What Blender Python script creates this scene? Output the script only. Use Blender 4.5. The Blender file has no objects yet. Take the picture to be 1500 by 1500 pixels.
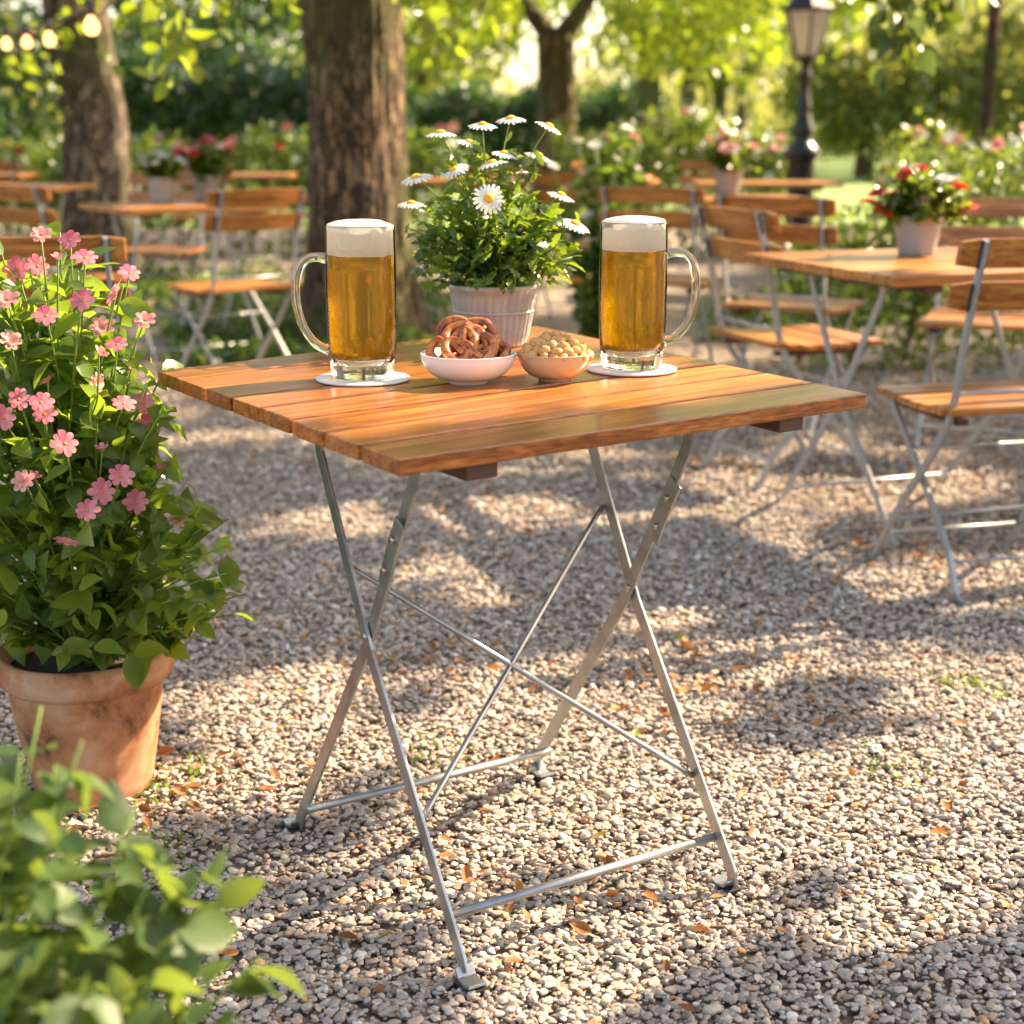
import bpy, bmesh, math, random
import numpy as np
from mathutils import Vector, Matrix, noise
random.seed(7); rng = np.random.default_rng(11)
HAZE = False
PI = math.pi; R = math.radians
sc = bpy.context.scene; COL = sc.collection

# ------------------------------------------------------------------ camera maths (measured from the photograph)
CH, CP, CF = 1.105, R(13.7), 2310.0
def P(px, py, z=0.0):
    a = (px-750)/CF; b = (750-py)/CF; c, s = math.cos(CP), math.sin(CP)
    dy = c+b*s; dz = -s+b*c; t = (z-CH)/dz
    return Vector((a*t, dy*t, z))
def PD(px, py, y):
    a = (px-750)/CF; b = (750-py)/CF; c, s = math.cos(CP), math.sin(CP)
    dy = c+b*s; dz = -s+b*c; t = y/dy
    return Vector((a*t, y, CH+dz*t))
SUN_EL, SUN_AZ = R(36), R(60)        # azimuth clockwise from +Y
SD = np.array([math.sin(SUN_AZ)*math.cos(SUN_EL), math.cos(SUN_AZ)*math.cos(SUN_EL), math.sin(SUN_EL)])

# ------------------------------------------------------------------ tagging
def tag(o, label=None, cat=None, group=None, kind=None):
    if label: o['label'] = label
    if cat: o['category'] = cat
    if group: o['group'] = group
    if kind: o['kind'] = kind
    return o
def empty(name, loc, rz, label, cat, group=None):
    o = bpy.data.objects.new(name, None); COL.objects.link(o)
    o.empty_display_size = .1
    o.location = loc; o.rotation_euler = (0, 0, rz)
    return tag(o, label, cat, group)
def copy_tree(o, parent=None):
    c = o.copy(); COL.objects.link(c)
    if parent: c.parent = parent
    for ch in [x for x in ALL if x.parent == o]:
        ALL.append(copy_tree(ch, c))
    return c
ALL = []

# ------------------------------------------------------------------ mesh builder
class MB:
    def __init__(s): s.v = []; s.f = []; s.sm = []; s.mi = []
    def add(s, vs, fs, smooth=False, mi=0):
        n = len(s.v); s.v += [tuple(v) for v in vs]
        s.f += [tuple(i+n for i in f) for f in fs]; s.sm += [smooth]*len(fs); s.mi += [mi]*len(fs)
    def hexa(s, c):          # 8 corners: bottom 4 ccw, top 4 ccw
        s.add(c, [(3,2,1,0),(4,5,6,7),(0,1,5,4),(1,2,6,5),(2,3,7,6),(3,0,4,7)])
    def box(s, x0,x1,y0,y1,z0,z1):
        s.hexa([(x0,y0,z0),(x1,y0,z0),(x1,y1,z0),(x0,y1,z0),(x0,y0,z1),(x1,y0,z1),(x1,y1,z1),(x0,y1,z1)])
    def lathe(s, prof, n=48, c=(0,0,0), mi=0, smooth=True, closed=False, wob=None):
        vs = []; fs = []
        for k,(r,z) in enumerate(prof):
            for i in range(n):
                a = 2*PI*i/n; rr = r if wob is None else r+wob(a, z, r)
                vs.append((c[0]+rr*math.cos(a), c[1]+rr*math.sin(a), c[2]+z))
        m = len(prof)
        for k in range(m-1 if not closed else m):
            k2 = (k+1) % m
            for i in range(n):
                j = (i+1) % n
                fs.append((k*n+i, k*n+j, k2*n+j, k2*n+i))
        if not closed:
            if prof[0][0] > 1e-6: fs.append(tuple(range(n))[::-1])
            if prof[-1][0] > 1e-6: fs.append(tuple((m-1)*n+i for i in range(n)))
        s.add(vs, fs, smooth, mi)
    def sweep(s, pts, prof, axis=None, closed=False, smooth=False, rad=None, mi=0):
        pts = [Vector(p) for p in pts]; m = len(pts); k = len(prof); vs = []; fs = []
        prev = None
        for i, p in enumerate(pts):
            if closed: t = pts[(i+1) % m]-pts[i-1]
            else: t = pts[min(i+1, m-1)]-pts[max(i-1, 0)]
            t.normalize()
            if axis is not None: n1 = Vector(axis)
            elif prev is None: n1 = Vector((0,0,1)) if abs(t.z) < .9 else Vector((1,0,0))
            else: n1 = prev
            n1 = (n1-t*n1.dot(t)).normalized(); prev = n1
            n2 = t.cross(n1); sc_ = rad[i] if rad else 1
            for a, b in prof: vs.append(p+n1*a*sc_+n2*b*sc_)
        for i in range(m if closed else m-1):
            i2 = (i+1) % m
            for j in range(k):
                j2 = (j+1) % k
                fs.append((i*k+j, i2*k+j, i2*k+j2, i*k+j2))
        if not closed:
            fs.append(tuple(range(k))); fs.append(tuple((m-1)*k+j for j in range(k))[::-1])
        s.add(vs, fs, smooth, mi)
    def tube(s, pts, r, n=10, closed=False, rad=None, mi=0):
        s.sweep(pts, [(r*math.cos(2*PI*j/n), r*math.sin(2*PI*j/n)) for j in range(n)], closed=closed, smooth=True, rad=rad, mi=mi)
    def bar(s, pts, th, w, axis=(1,0,0)):
        s.sweep(pts, [(-th/2,-w/2),(th/2,-w/2),(th/2,w/2),(-th/2,w/2)], axis=axis)
    def build(s, name, mat, parent=None, bevel=0, recalc=True):
        me = bpy.data.meshes.new(name); me.from_pydata(s.v, [], s.f)
        me.polygons.foreach_set('use_smooth', s.sm)
        mats = mat if isinstance(mat, (list, tuple)) else [mat]
        for m_ in mats: me.materials.append(m_)
        me.polygons.foreach_set('material_index', s.mi)
        if bevel or recalc:
            bm = bmesh.new(); bm.from_mesh(me)
            bmesh.ops.recalc_face_normals(bm, faces=bm.faces)
            if bevel:
                es = [e for e in bm.edges if len(e.link_faces) == 2 and e.calc_face_angle(0) > .6]
                bmesh.ops.bevel(bm, geom=es, offset=bevel, segments=2, profile=.6, affect='EDGES', clamp_overlap=True)
            bm.to_mesh(me); bm.free()
        return link(me, name, parent)
def link(me, name, parent=None):
    o = bpy.data.objects.new(name, me); COL.objects.link(o); ALL.append(o)
    if parent: o.parent = parent
    return o
def np_mesh(name, V, F, mats, parent=None, mi=None, smooth=True):
    """V (n,3), F (m,4) quads"""
    me = bpy.data.meshes.new(name); V = np.asarray(V, np.float32); F = np.asarray(F, np.int32)
    k = F.shape[1]
    me.vertices.add(len(V)); me.vertices.foreach_set('co', V.ravel())
    me.loops.add(F.size); me.loops.foreach_set('vertex_index', F.ravel())
    me.polygons.add(len(F)); me.polygons.foreach_set('loop_start', np.arange(0, F.size, k, dtype=np.int32))
    me.polygons.foreach_set('loop_total', np.full(len(F), k, np.int32))
    for m_ in (mats if isinstance(mats, (list, tuple)) else [mats]): me.materials.append(m_)
    if mi is not None: me.polygons.foreach_set('material_index', np.asarray(mi, np.int32))
    me.polygons.foreach_set('use_smooth', np.full(len(F), smooth, bool))
    me.update(calc_edges=True); me.validate()
    return link(me, name, parent)

# ------------------------------------------------------------------ materials
def mat(name):
    m = bpy.data.materials.new(name); m.use_nodes = True; nt = m.node_tree; nt.nodes.clear()
    out = nt.nodes.new('ShaderNodeOutputMaterial')
    return m, nt, out
def N(nt, t, **kw):
    n = nt.nodes.new('ShaderNode'+t)
    for k, v in kw.items():
        if k[0] == '_': setattr(n, k[1:], v)
        else:
            key = k.replace('__', ' ')
            n.inputs[int(key[1:]) if key[0] == 'i' and key[1:].isdigit() else key].default_value = v
    return n
def L(nt, a, b): nt.links.new(a, b)
def ramp(nt, fac, stops):
    r = nt.nodes.new('ShaderNodeValToRGB'); e = r.color_ramp.elements
    while len(e) < len(stops): e.new(.5)
    for el, (p, c) in zip(e, stops): el.position = p; el.color = (*c, 1) if len(c) == 3 else c
    L(nt, fac, r.inputs[0]); return r
def bump(nt, h, strength, dist, normal=None):
    b = N(nt, 'Bump', Strength=strength, Distance=dist); L(nt, h, b.inputs['Height'])
    if normal: L(nt, normal, b.inputs['Normal'])
    return b
def mapping(nt, src, scale):
    mp = N(nt, 'Mapping'); mp.inputs['Scale'].default_value = scale; L(nt, src, mp.inputs[0]); return mp
def simple(name, col, rough=.5, metal=0, var=.12, vs=30, bumpd=0, spec=.5, sss=0):
    m, nt, out = mat(name); p = N(nt, 'BsdfPrincipled', Roughness=rough, Metallic=metal)
    p.inputs['Specular IOR Level'].default_value = spec
    tc = N(nt, 'TexCoord'); no = N(nt, 'TexNoise', Scale=vs, Detail=6.0, Roughness=.6); L(nt, tc.outputs['Object'], no.inputs['Vector'])
    a = tuple(min(1, c*(1-var)) for c in col); b = tuple(min(1, c*(1+var)) for c in col)
    r = ramp(nt, no.outputs[0], [(.3, a), (.7, b)]); L(nt, r.outputs[0], p.inputs['Base Color'])
    if bumpd: L(nt, bump(nt, no.outputs[0], .6, bumpd).outputs[0], p.inputs['Normal'])
    if sss:
        p.inputs['Subsurface Weight'].default_value = sss; p.inputs['Subsurface Radius'].default_value = (.01,.007,.004)
    L(nt, p.outputs[0], out.inputs[0]); return m
def wood(name, dark, light, rough=.3, coat=.3, endgrain=False):
    m, nt, out = mat(name); p = N(nt, 'BsdfPrincipled')
    tc = N(nt, 'TexCoord'); gi = N(nt, 'NewGeometry'); oi = N(nt, 'ObjectInfo')
    w = N(nt, 'Math', _operation='MULTIPLY', i1=13.7); L(nt, gi.outputs['Random Per Island'], w.inputs[0])
    w2 = N(nt, 'Math', _operation='MULTIPLY_ADD', i1=41.0); L(nt, oi.outputs['Random'], w2.inputs[0]); L(nt, w.outputs[0], w2.inputs[2])
    mp = mapping(nt, tc.outputs['Object'], (1.5, 40, 40))
    n0 = N(nt, 'TexNoise', _noise_dimensions='4D', Scale=.6, Detail=2.0); L(nt, mp.outputs[0], n0.inputs['Vector']); L(nt, w2.outputs[0], n0.inputs['W'])
    n1 = N(nt, 'TexNoise', _noise_dimensions='4D', Scale=1.5, Detail=8.0, Roughness=.65, Distortion=.6); L(nt, mp.outputs[0], n1.inputs['Vector']); L(nt, w2.outputs[0], n1.inputs['W'])
    mp2 = mapping(nt, tc.outputs['Object'], (6, 260, 260))
    n2 = N(nt, 'TexNoise', _noise_dimensions='4D', Scale=1.2, Detail=4.0); L(nt, mp2.outputs[0], n2.inputs['Vector']); L(nt, w2.outputs[0], n2.inputs['W'])
    md = tuple((a+b)/2 for a, b in zip(dark, light))
    r = ramp(nt, n1.outputs[0], [(.38, dark), (.5, md), (.62, light)])
    # knots
    mp3 = mapping(nt, tc.outputs['Object'], (3.5, 15, 15))
    vo = N(nt, 'TexVoronoi', _voronoi_dimensions='4D', Scale=1.0, Randomness=1.0); L(nt, mp3.outputs[0], vo.inputs['Vector']); L(nt, w2.outputs[0], vo.inputs['W'])
    kr = ramp(nt, vo.outputs['Distance'], [(.0, (.10,.07,.06)), (.09, (.25,.2,.18)), (.16, (.8,.75,.7)), (.26, (1,1,1))])
    mk = N(nt, 'Mix', _data_type='RGBA', _blend_type='MULTIPLY'); mk.inputs[0].default_value = .9
    L(nt, r.outputs[0], mk.inputs[6]); L(nt, kr.outputs[0], mk.inputs[7])
    fr = ramp(nt, n2.outputs[0], [(.42, (.45,.36,.3)), (.56, (1,1,1))])
    mf = N(nt, 'Mix', _data_type='RGBA', _blend_type='MULTIPLY'); mf.inputs[0].default_value = .7
    L(nt, mk.outputs[2], mf.inputs[6]); L(nt, fr.outputs[0], mf.inputs[7])
    hv = N(nt, 'HueSaturation'); 
    vr = N(nt, 'MapRange'); vr.inputs['To Min'].default_value = .66; vr.inputs['To Max'].default_value = 1.3
    L(nt, gi.outputs['Random Per Island'], vr.inputs[0]); L(nt, vr.outputs[0], hv.inputs['Value']); L(nt, mf.outputs[2], hv.inputs['Color'])
    L(nt, hv.outputs[0], p.inputs['Base Color'])
    rr = N(nt, 'MapRange'); rr.inputs['To Min'].default_value = rough-.08; rr.inputs['To Max'].default_value = rough+.16
    L(nt, n1.outputs[0], rr.inputs[0]); L(nt, rr.outputs[0], p.inputs['Roughness'])
    p.inputs['Coat Weight'].default_value = coat; p.inputs['Coat Roughness'].default_value = .14; p.inputs['Specular IOR Level'].default_value = .32
    b = bump(nt, n2.outputs[0], .35, .0006); L(nt, b.outputs[0], p.inputs['Normal'])
    L(nt, p.outputs[0], out.inputs[0]); return m
def leafmat(name, c1, c2, tr=(.35,.55,.05), trw=.45, rough=.4, c3=None):
    m, nt, out = mat(name); gi = N(nt, 'NewGeometry')
    stops = [(0, c1), (1, c2)] if c3 is None else [(0, c1), (.85, c2), (.95, c3)]
    r = ramp(nt, gi.outputs['Random Per Island'], stops)
    p = N(nt, 'BsdfPrincipled', Roughness=rough); p.inputs['Specular IOR Level'].default_value = .5
    tc = N(nt, 'TexCoord'); no = N(nt, 'TexNoise', Scale=90.0, Detail=3.0); L(nt, tc.outputs['Object'], no.inputs['Vector'])
    L(nt, bump(nt, no.outputs[0], .5, .002).outputs[0], p.inputs['Normal'])
    n5 = N(nt, 'TexNoise', Scale=38.0, Detail=5.0); L(nt, tc.outputs['Object'], n5.inputs['Vector'])
    r5 = ramp(nt, n5.outputs[0], [(.38, (.62,.62,.55)), (.6, (1.0,1.0,1.0))]); m5 = N(nt, 'Mix', _data_type='RGBA', _blend_type='MULTIPLY'); m5.inputs[0].default_value = .6
    L(nt, r.outputs[0], m5.inputs[6]); L(nt, r5.outputs[0], m5.inputs[7]); L(nt, m5.outputs[2], p.inputs['Base Color'])
    t = N(nt, 'BsdfTranslucent', Color=(*tr, 1))
    mx = N(nt, 'MixShader', Fac=trw); L(nt, p.outputs[0], mx.inputs[1]); L(nt, t.outputs[0], mx.inputs[2])
    L(nt, mx.outputs[0], out.inputs[0]); return m
def bark(name, dark, light, scale=1):
    m, nt, out = mat(name); p = N(nt, 'BsdfPrincipled', Roughness=.9)
    tc = N(nt, 'TexCoord'); mp = mapping(nt, tc.outputs['Object'], (9*scale, 9*scale, 3.0*scale))
    vo = N(nt, 'TexVoronoi', _feature='DISTANCE_TO_EDGE', Scale=1.6); 
    no = N(nt, 'TexNoise', Scale=2.0, Detail=9.0, Roughness=.68, Distortion=.4); L(nt, mp.outputs[0], no.inputs['Vector'])
    sc9 = N(nt, 'VectorMath', _operation='SCALE', Scale=2.6); L(nt, no.outputs['Color'], sc9.inputs[0]); ad = N(nt, 'VectorMath', _operation='ADD'); L(nt, mp.outputs[0], ad.inputs[0]); L(nt, sc9.outputs[0], ad.inputs[1]); L(nt, ad.outputs[0], vo.inputs['Vector'])
    hr = ramp(nt, vo.outputs[0], [(0, (0,0,0)), (.22, (1,1,1))])
    mu = N(nt, 'Math', _operation='MULTIPLY'); L(nt, hr.outputs[0], mu.inputs[0]); L(nt, no.outputs[0], mu.inputs[1])
    r = ramp(nt, mu.outputs[0], [(.05, dark), (.55, light)])
    n3 = N(nt, 'TexNoise', Scale=1.4, Detail=5.0); L(nt, tc.outputs['Object'], n3.inputs['Vector'])
    mm = ramp(nt, n3.outputs[0], [(.46, (0,0,0)), (.60, (.85,.85,.85))])
    mg = N(nt, 'Mix', _data_type='RGBA'); L(nt, mm.outputs[0], mg.inputs[0]); L(nt, r.outputs[0], mg.inputs[6]); mg.inputs[7].default_value = (.10,.12,.025,1)
    L(nt, mg.outputs[2], p.inputs['Base Color'])
    L(nt, bump(nt, mu.outputs[0], 1.0, .03).outputs[0], p.inputs['Normal'])
    L(nt, p.outputs[0], out.inputs[0]); return m
def glass(name, col=(1,1,1), rough=0, ior=1.5):
    m, nt, out = mat(name); g = N(nt, 'BsdfGlass', Color=(*col,1), Roughness=rough, IOR=ior); L(nt, g.outputs[0], out.inputs[0]); return m
M = {}
M['wood'] = wood('varnished_wood', (.25,.072,.014), (.57,.20,.046), .28, .25)
M['wood2'] = wood('slat_wood', (.30,.095,.016), (.68,.30,.07), .38, .2)
M['batten'] = simple('dark_batten', (.07,.025,.012), .6)
M['steel'] = simple('galvanised_steel', (.38,.385,.38), .36, .85, .25, 22)
M['steel2'] = simple('painted_steel', (.36,.36,.36), .42, .55, .12, 60)
M['rivet'] = simple('rivet', (.5,.42,.33), .3, .9)
M['rubber'] = simple('rubber', (.02,.02,.022), .6)
M['plate'] = simple('black_plate', (.02,.022,.026), .4)
M['iron'] = simple('black_iron', (.012,.013,.013), .35, 0, .2)
M['white_bowl'] = simple('white_glaze', (.80,.76,.70), .16, 0, .03)
M['tan_bowl'] = simple('tan_glaze', (.52,.37,.21), .2, 0, .08, 12)
M['coaster'] = simple('coaster_card', (.74,.69,.62), .7, 0, .06, 40)
M['soil'] = simple('soil', (.035,.022,.014), .95, 0, .5, 60, .01)
M['cream_pot'] = simple('cream_ceramic', (.42,.39,.35), .45, 0, .2, 22, .001)
M['grey_pot'] = simple('grey_pot', (.30,.275,.255), .5, 0, .10, 10)
M['stem'] = simple('stem', (.16,.24,.04), .5)
M['twig'] = simple('twig', (.12,.07,.035), .8)
M['bulb_cap'] = simple('bulb_cap', (.02,.02,.02), .5)
M['cord'] = simple('cord', (.16,.09,.05), .7)
M['lampglass'] = leafmat('milk_glass', (.80,.78,.72), (.82,.80,.74), (.95,.9,.8), .55, .3)
M['leaf_pink'] = leafmat('shrub_leaf', (.034,.082,.012), (.12,.20,.035), (.42,.58,.04), .42, .34)
M['leaf_daisy'] = leafmat('daisy_leaf', (.022,.060,.008), (.08,.15,.02), (.34,.48,.03), .34, .3)
M['leaf_fore'] = leafmat('fore_leaf', (.028,.068,.014), (.09,.15,.03), (.30,.40,.05), .36, .5)
M['leaf_tree'] = leafmat('linden_leaf', (.035,.08,.010), (.09,.15,.02), (.44,.56,.03), .45, .36, (.30,.22,.02))
M['leaf_hedge'] = leafmat('hedge_leaf', (.022,.060,.010), (.08,.14,.02), (.34,.45,.04), .36, .26)
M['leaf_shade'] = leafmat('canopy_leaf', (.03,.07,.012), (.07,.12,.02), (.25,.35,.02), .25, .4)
M['leaf_dark'] = leafmat('dark_leaf', (.016,.045,.012), (.04,.085,.02), (.10,.20,.03), .3, .4)
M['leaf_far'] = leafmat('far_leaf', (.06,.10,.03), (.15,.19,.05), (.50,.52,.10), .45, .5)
M['leaf_ivy'] = leafmat('ground_leaf', (.014,.045,.008), (.05,.10,.015), (.22,.34,.03), .3, .35)
M['dead'] = leafmat('dead_leaf', (.17,.055,.015), (.42,.17,.035), (.5,.2,.03), .2, .6, (.25,.3,.05))
def petal(name, a, b, tr, trw=.35): return leafmat(name, a, b, tr, trw, .5)
M['pink'] = petal('pink_petal', (.58,.10,.16), (.82,.34,.36), (.75,.16,.16))
M['palepink'] = petal('pale_pink_petal', (.78,.30,.29), (.84,.46,.42), (.85,.38,.32))
M['red'] = petal('red_petal', (.60,.015,.02), (.72,.05,.04), (.8,.05,.04))
M['white'] = petal('white_petal', (.80,.79,.74), (.86,.85,.8), (.8,.78,.68), .25)
M['orange'] = petal('orange_petal', (.80,.22,.03), (.85,.4,.1), (.9,.35,.05))
M['blue'] = petal('blue_petal', (.18,.22,.55), (.30,.35,.7), (.3,.35,.7))
M['yellow'] = simple('daisy_centre', (.80,.42,.02), .7, 0, .25, 300, .001)
M['centre'] = simple('flower_centre', (.45,.20,.02), .7, 0, .3, 200)
M['bark'] = bark('bark', (.030,.017,.008), (.34,.215,.115))
M['bark2'] = bark('pale_bark', (.05,.032,.022), (.40,.30,.22))
M['glass'] = glass('clear_glass', (.98,.99,.98))

def thin_glass():
    m, nt, out = mat('mug_wall_glass')
    fr = N(nt, 'Fresnel', IOR=1.45); gl = N(nt, 'BsdfGlossy', Roughness=.02); tr = N(nt, 'BsdfTransparent', Color=(.975,.975,.96,1))
    mx = N(nt, 'MixShader'); L(nt, fr.outputs[0], mx.inputs[0]); L(nt, tr.outputs[0], mx.inputs[1]); L(nt, gl.outputs[0], mx.inputs[2])
    L(nt, mx.outputs[0], out.inputs[0]); return m
M['wall'] = thin_glass()
def beer():
    m, nt, out = mat('lager')
    g = N(nt, 'BsdfGlass', Color=(1,.79,.09,1), Roughness=.0, IOR=1.33)
    t = N(nt, 'BsdfTransparent', Color=(1,.76,.12,1)); d = N(nt, 'BsdfTranslucent', Color=(1,.69,.035,1))
    m1 = N(nt, 'MixShader', Fac=.14); L(nt, g.outputs[0], m1.inputs[1]); L(nt, t.outputs[0], m1.inputs[2])
    m2 = N(nt, 'MixShader', Fac=.30); L(nt, m1.outputs[0], m2.inputs[1]); L(nt, d.outputs[0], m2.inputs[2])
    L(nt, m2.outputs[0], out.inputs[0]); return m
M['beer'] = beer()
def foam():
    m, nt, out = mat('foam'); p = N(nt, 'BsdfPrincipled', Roughness=.6)
    tc = N(nt, 'TexCoord'); vo = N(nt, 'TexVoronoi', Scale=420.0); L(nt, tc.outputs['Object'], vo.inputs['Vector'])
    r = ramp(nt, vo.outputs[0], [(0, (.93,.78,.58)), (.5, (.98,.93,.84))]); L(nt, r.outputs[0], p.inputs['Base Color'])
    no = N(nt, 'TexNoise', Scale=70.0, Detail=6.0); L(nt, tc.outputs['Object'], no.inputs['Vector'])
    b = bump(nt, no.outputs[0], .5, .004); L(nt, bump(nt, vo.outputs[0], .3, .0006, b.outputs[0]).outputs[0], p.inputs['Normal'])
    p.inputs['Subsurface Weight'].default_value = .25; p.inputs['Subsurface Radius'].default_value = (.012,.009,.006)
    t = N(nt, 'BsdfTranslucent', Color=(1,.93,.80,1)); mx = N(nt, 'MixShader', Fac=.5); L(nt, p.outputs[0], mx.inputs[1]); L(nt, t.outputs[0], mx.inputs[2])
    L(nt, mx.outputs[0], out.inputs[0]); return m
M['foam'] = foam()
M['bubble'] = leafmat('bubble', (1,.92,.62), (1,.95,.7), (1,.93,.65), .6, .15)
def pretzelmat():
    m, nt, out = mat('pretzel_crust'); p = N(nt, 'BsdfPrincipled', Roughness=.4)
    tc = N(nt, 'TexCoord'); no = N(nt, 'TexNoise', Scale=60.0, Detail=6.0, Distortion=.5); L(nt, tc.outputs['Object'], no.inputs['Vector'])
    r = ramp(nt, no.outputs[0], [(.3, (.12,.022,.003)), (.5, (.29,.065,.006)), (.68, (.54,.19,.028))]); L(nt, r.outputs[0], p.inputs['Base Color'])
    L(nt, bump(nt, no.outputs[0], .5, .001).outputs[0], p.inputs['Normal']); p.inputs['Coat Weight'].default_value = .15
    L(nt, p.outputs[0], out.inputs[0]); return m
M['pretzel'] = pretzelmat()
M['nut'] = simple('nut', (.56,.28,.075), .42, 0, .3, 90, .0006)
def emis(name, col, s):
    m, nt, out = mat(name); e = N(nt, 'Emission', Color=(*col,1), Strength=s); L(nt, e.outputs[0], out.inputs[0]); return m
M['glow'] = emis('lit_bulb', (1,.52,.19), .8)
def terracotta():
    m, nt, out = mat('terracotta'); p = N(nt, 'BsdfPrincipled', Roughness=.85)
    tc = N(nt, 'TexCoord'); no = N(nt, 'TexNoise', Scale=9.0, Detail=10.0, Roughness=.65, Distortion=.4); L(nt, tc.outputs['Object'], no.inputs['Vector'])
    r = ramp(nt, no.outputs[0], [(.36, (.10,.04,.018)), (.45, (.34,.135,.06)), (.54, (.44,.20,.09)), (.66, (.52,.33,.21))])
    L(nt, r.outputs[0], p.inputs['Base Color']); L(nt, bump(nt, no.outputs[0], .4, .003).outputs[0], p.inputs['Normal'])
    L(nt, p.outputs[0], out.inputs[0]); return m
M['terra'] = terracotta()
def pebblemat():
    m, nt, out = mat('pebble'); p = N(nt, 'BsdfPrincipled', Roughness=.62)
    at = N(nt, 'Attribute', _attribute_name='pcol', _attribute_type='INSTANCER')
    r = ramp(nt, at.outputs['Fac'], [(0,(.23,.18,.14)),(.12,(.34,.275,.22)),(.35,(.43,.355,.285)),(.5,(.52,.44,.36)),(.65,(.38,.34,.30)),(.78,(.50,.37,.25)),(.86,(.60,.53,.45)),(.94,(.50,.24,.08)),(.965,(.68,.62,.56))])
    tc = N(nt, 'TexCoord'); no = N(nt, 'TexNoise', Scale=3.0, Detail=5.0); L(nt, tc.outputs['Object'], no.inputs['Vector'])
    mx = N(nt, 'Mix', _data_type='RGBA', _blend_type='MULTIPLY'); mx.inputs[0].default_value = .4
    r2 = ramp(nt, no.outputs[0], [(.35,(.6,.55,.5)),(.6,(1,1,1))]); L(nt, r.outputs[0], mx.inputs[6]); L(nt, r2.outputs[0], mx.inputs[7])
    L(nt, mx.outputs[2], p.inputs['Base Color']); L(nt, p.outputs[0], out.inputs[0]); return m
M['pebble'] = pebblemat()
def gravelmat():
    m, nt, out = mat('gravel'); p = N(nt, 'BsdfPrincipled', Roughness=.85)
    tc = N(nt, 'TexCoord')
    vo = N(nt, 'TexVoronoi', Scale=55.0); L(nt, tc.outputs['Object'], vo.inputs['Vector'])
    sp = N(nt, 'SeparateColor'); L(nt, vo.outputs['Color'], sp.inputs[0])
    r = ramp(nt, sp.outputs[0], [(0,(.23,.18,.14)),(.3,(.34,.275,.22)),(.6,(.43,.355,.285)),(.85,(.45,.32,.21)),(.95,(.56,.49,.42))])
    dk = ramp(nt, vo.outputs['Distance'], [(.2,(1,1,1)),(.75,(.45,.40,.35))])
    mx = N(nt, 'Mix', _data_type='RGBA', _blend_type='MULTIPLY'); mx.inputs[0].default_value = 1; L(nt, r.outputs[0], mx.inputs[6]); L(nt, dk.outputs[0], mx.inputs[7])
    n2 = N(nt, 'TexNoise', Scale=1.3, Detail=6.0); L(nt, tc.outputs['Object'], n2.inputs['Vector'])
    r2 = ramp(nt, n2.outputs[0], [(.35,(.72,.66,.6)),(.65,(1,1,1))])
    m3 = N(nt, 'Mix', _data_type='RGBA', _blend_type='MULTIPLY'); m3.inputs[0].default_value = .8; L(nt, mx.outputs[2], m3.inputs[6]); L(nt, r2.outputs[0], m3.inputs[7])
    L(nt, m3.outputs[2], p.inputs['Base Color'])
    iv = N(nt, 'Math', _operation='SUBTRACT', i0=1.0); L(nt, vo.outputs['Distance'], iv.inputs[1])
    L(nt, bump(nt, iv.outputs[0], 1.0, .012).outputs[0], p.inputs['Normal'])
    L(nt, p.outputs[0], out.inputs[0]); return m
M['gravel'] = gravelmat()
M['lawn'] = simple('lawn', (.16,.24,.045), .9, 0, .35, 3, .03)

# ------------------------------------------------------------------ leaves (numpy)
def unit(a): return a/np.maximum(np.linalg.norm(a, axis=-1, keepdims=True), 1e-9)
SH = {'oval': ([0,.18,.42,.7,1], [.03,.36,.5,.36,.02]),
      'cheap': ([0,.45,1], [.05,.5,.04]),
      'lobed': ([0,.14,.24,.40,.48,.66,.74,.9,1], [.02,.14,.36,.24,.50,.28,.44,.20,.02]),
      'lance': ([0,.3,.7,1], [.03,.5,.34,.02]),
      'petal': ([0,.35,.72,.93,1], [.12,.34,.5,.36,.12]),
      'ray': ([0,.5,.92,1], [.3,.5,.42,.15])}
def leafgeo(Pn, D, Nn, Ln, Wn, shape='oval', fold=.22, droop=.25):
    Pn = np.asarray(Pn, float); n = len(Pn); D = unit(np.asarray(D, float)); Nn = np.asarray(Nn, float)
    S = unit(np.cross(D, Nn)); U = unit(np.cross(S, D))
    Ln = np.broadcast_to(Ln, (n,))[:, None]; Wn = np.broadcast_to(Wn, (n,))[:, None]
    ts, ws = SH[shape]; rows = []
    for t, w in zip(ts, ws):
        c = Pn+D*Ln*t-U*Ln*droop*t*t
        e = S*Wn*w; up = U*Wn*w*fold
        rows += [c+e+up, c, c-e+up]
    V = np.stack(rows, 1); k = V.shape[1]
    f = []
    for i in range(len(ts)-1):
        a = i*3
        f += [(a, a+1, a+4, a+3), (a+1, a+2, a+5, a+4)]
    F = (np.array(f)[None]+(np.arange(n)*k)[:, None, None]).reshape(-1, 4)
    return V.reshape(-1, 3), F
def join(parts):
    Vs, Fs, o = [], [], 0
    for V, F in parts: Vs.append(V); Fs.append(F+o); o += len(V)
    return np.concatenate(Vs), np.concatenate(Fs)
def rdir(n, up=0.): 
    d = rng.normal(size=(n, 3)); d[:, 2] += up; return unit(d)

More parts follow.
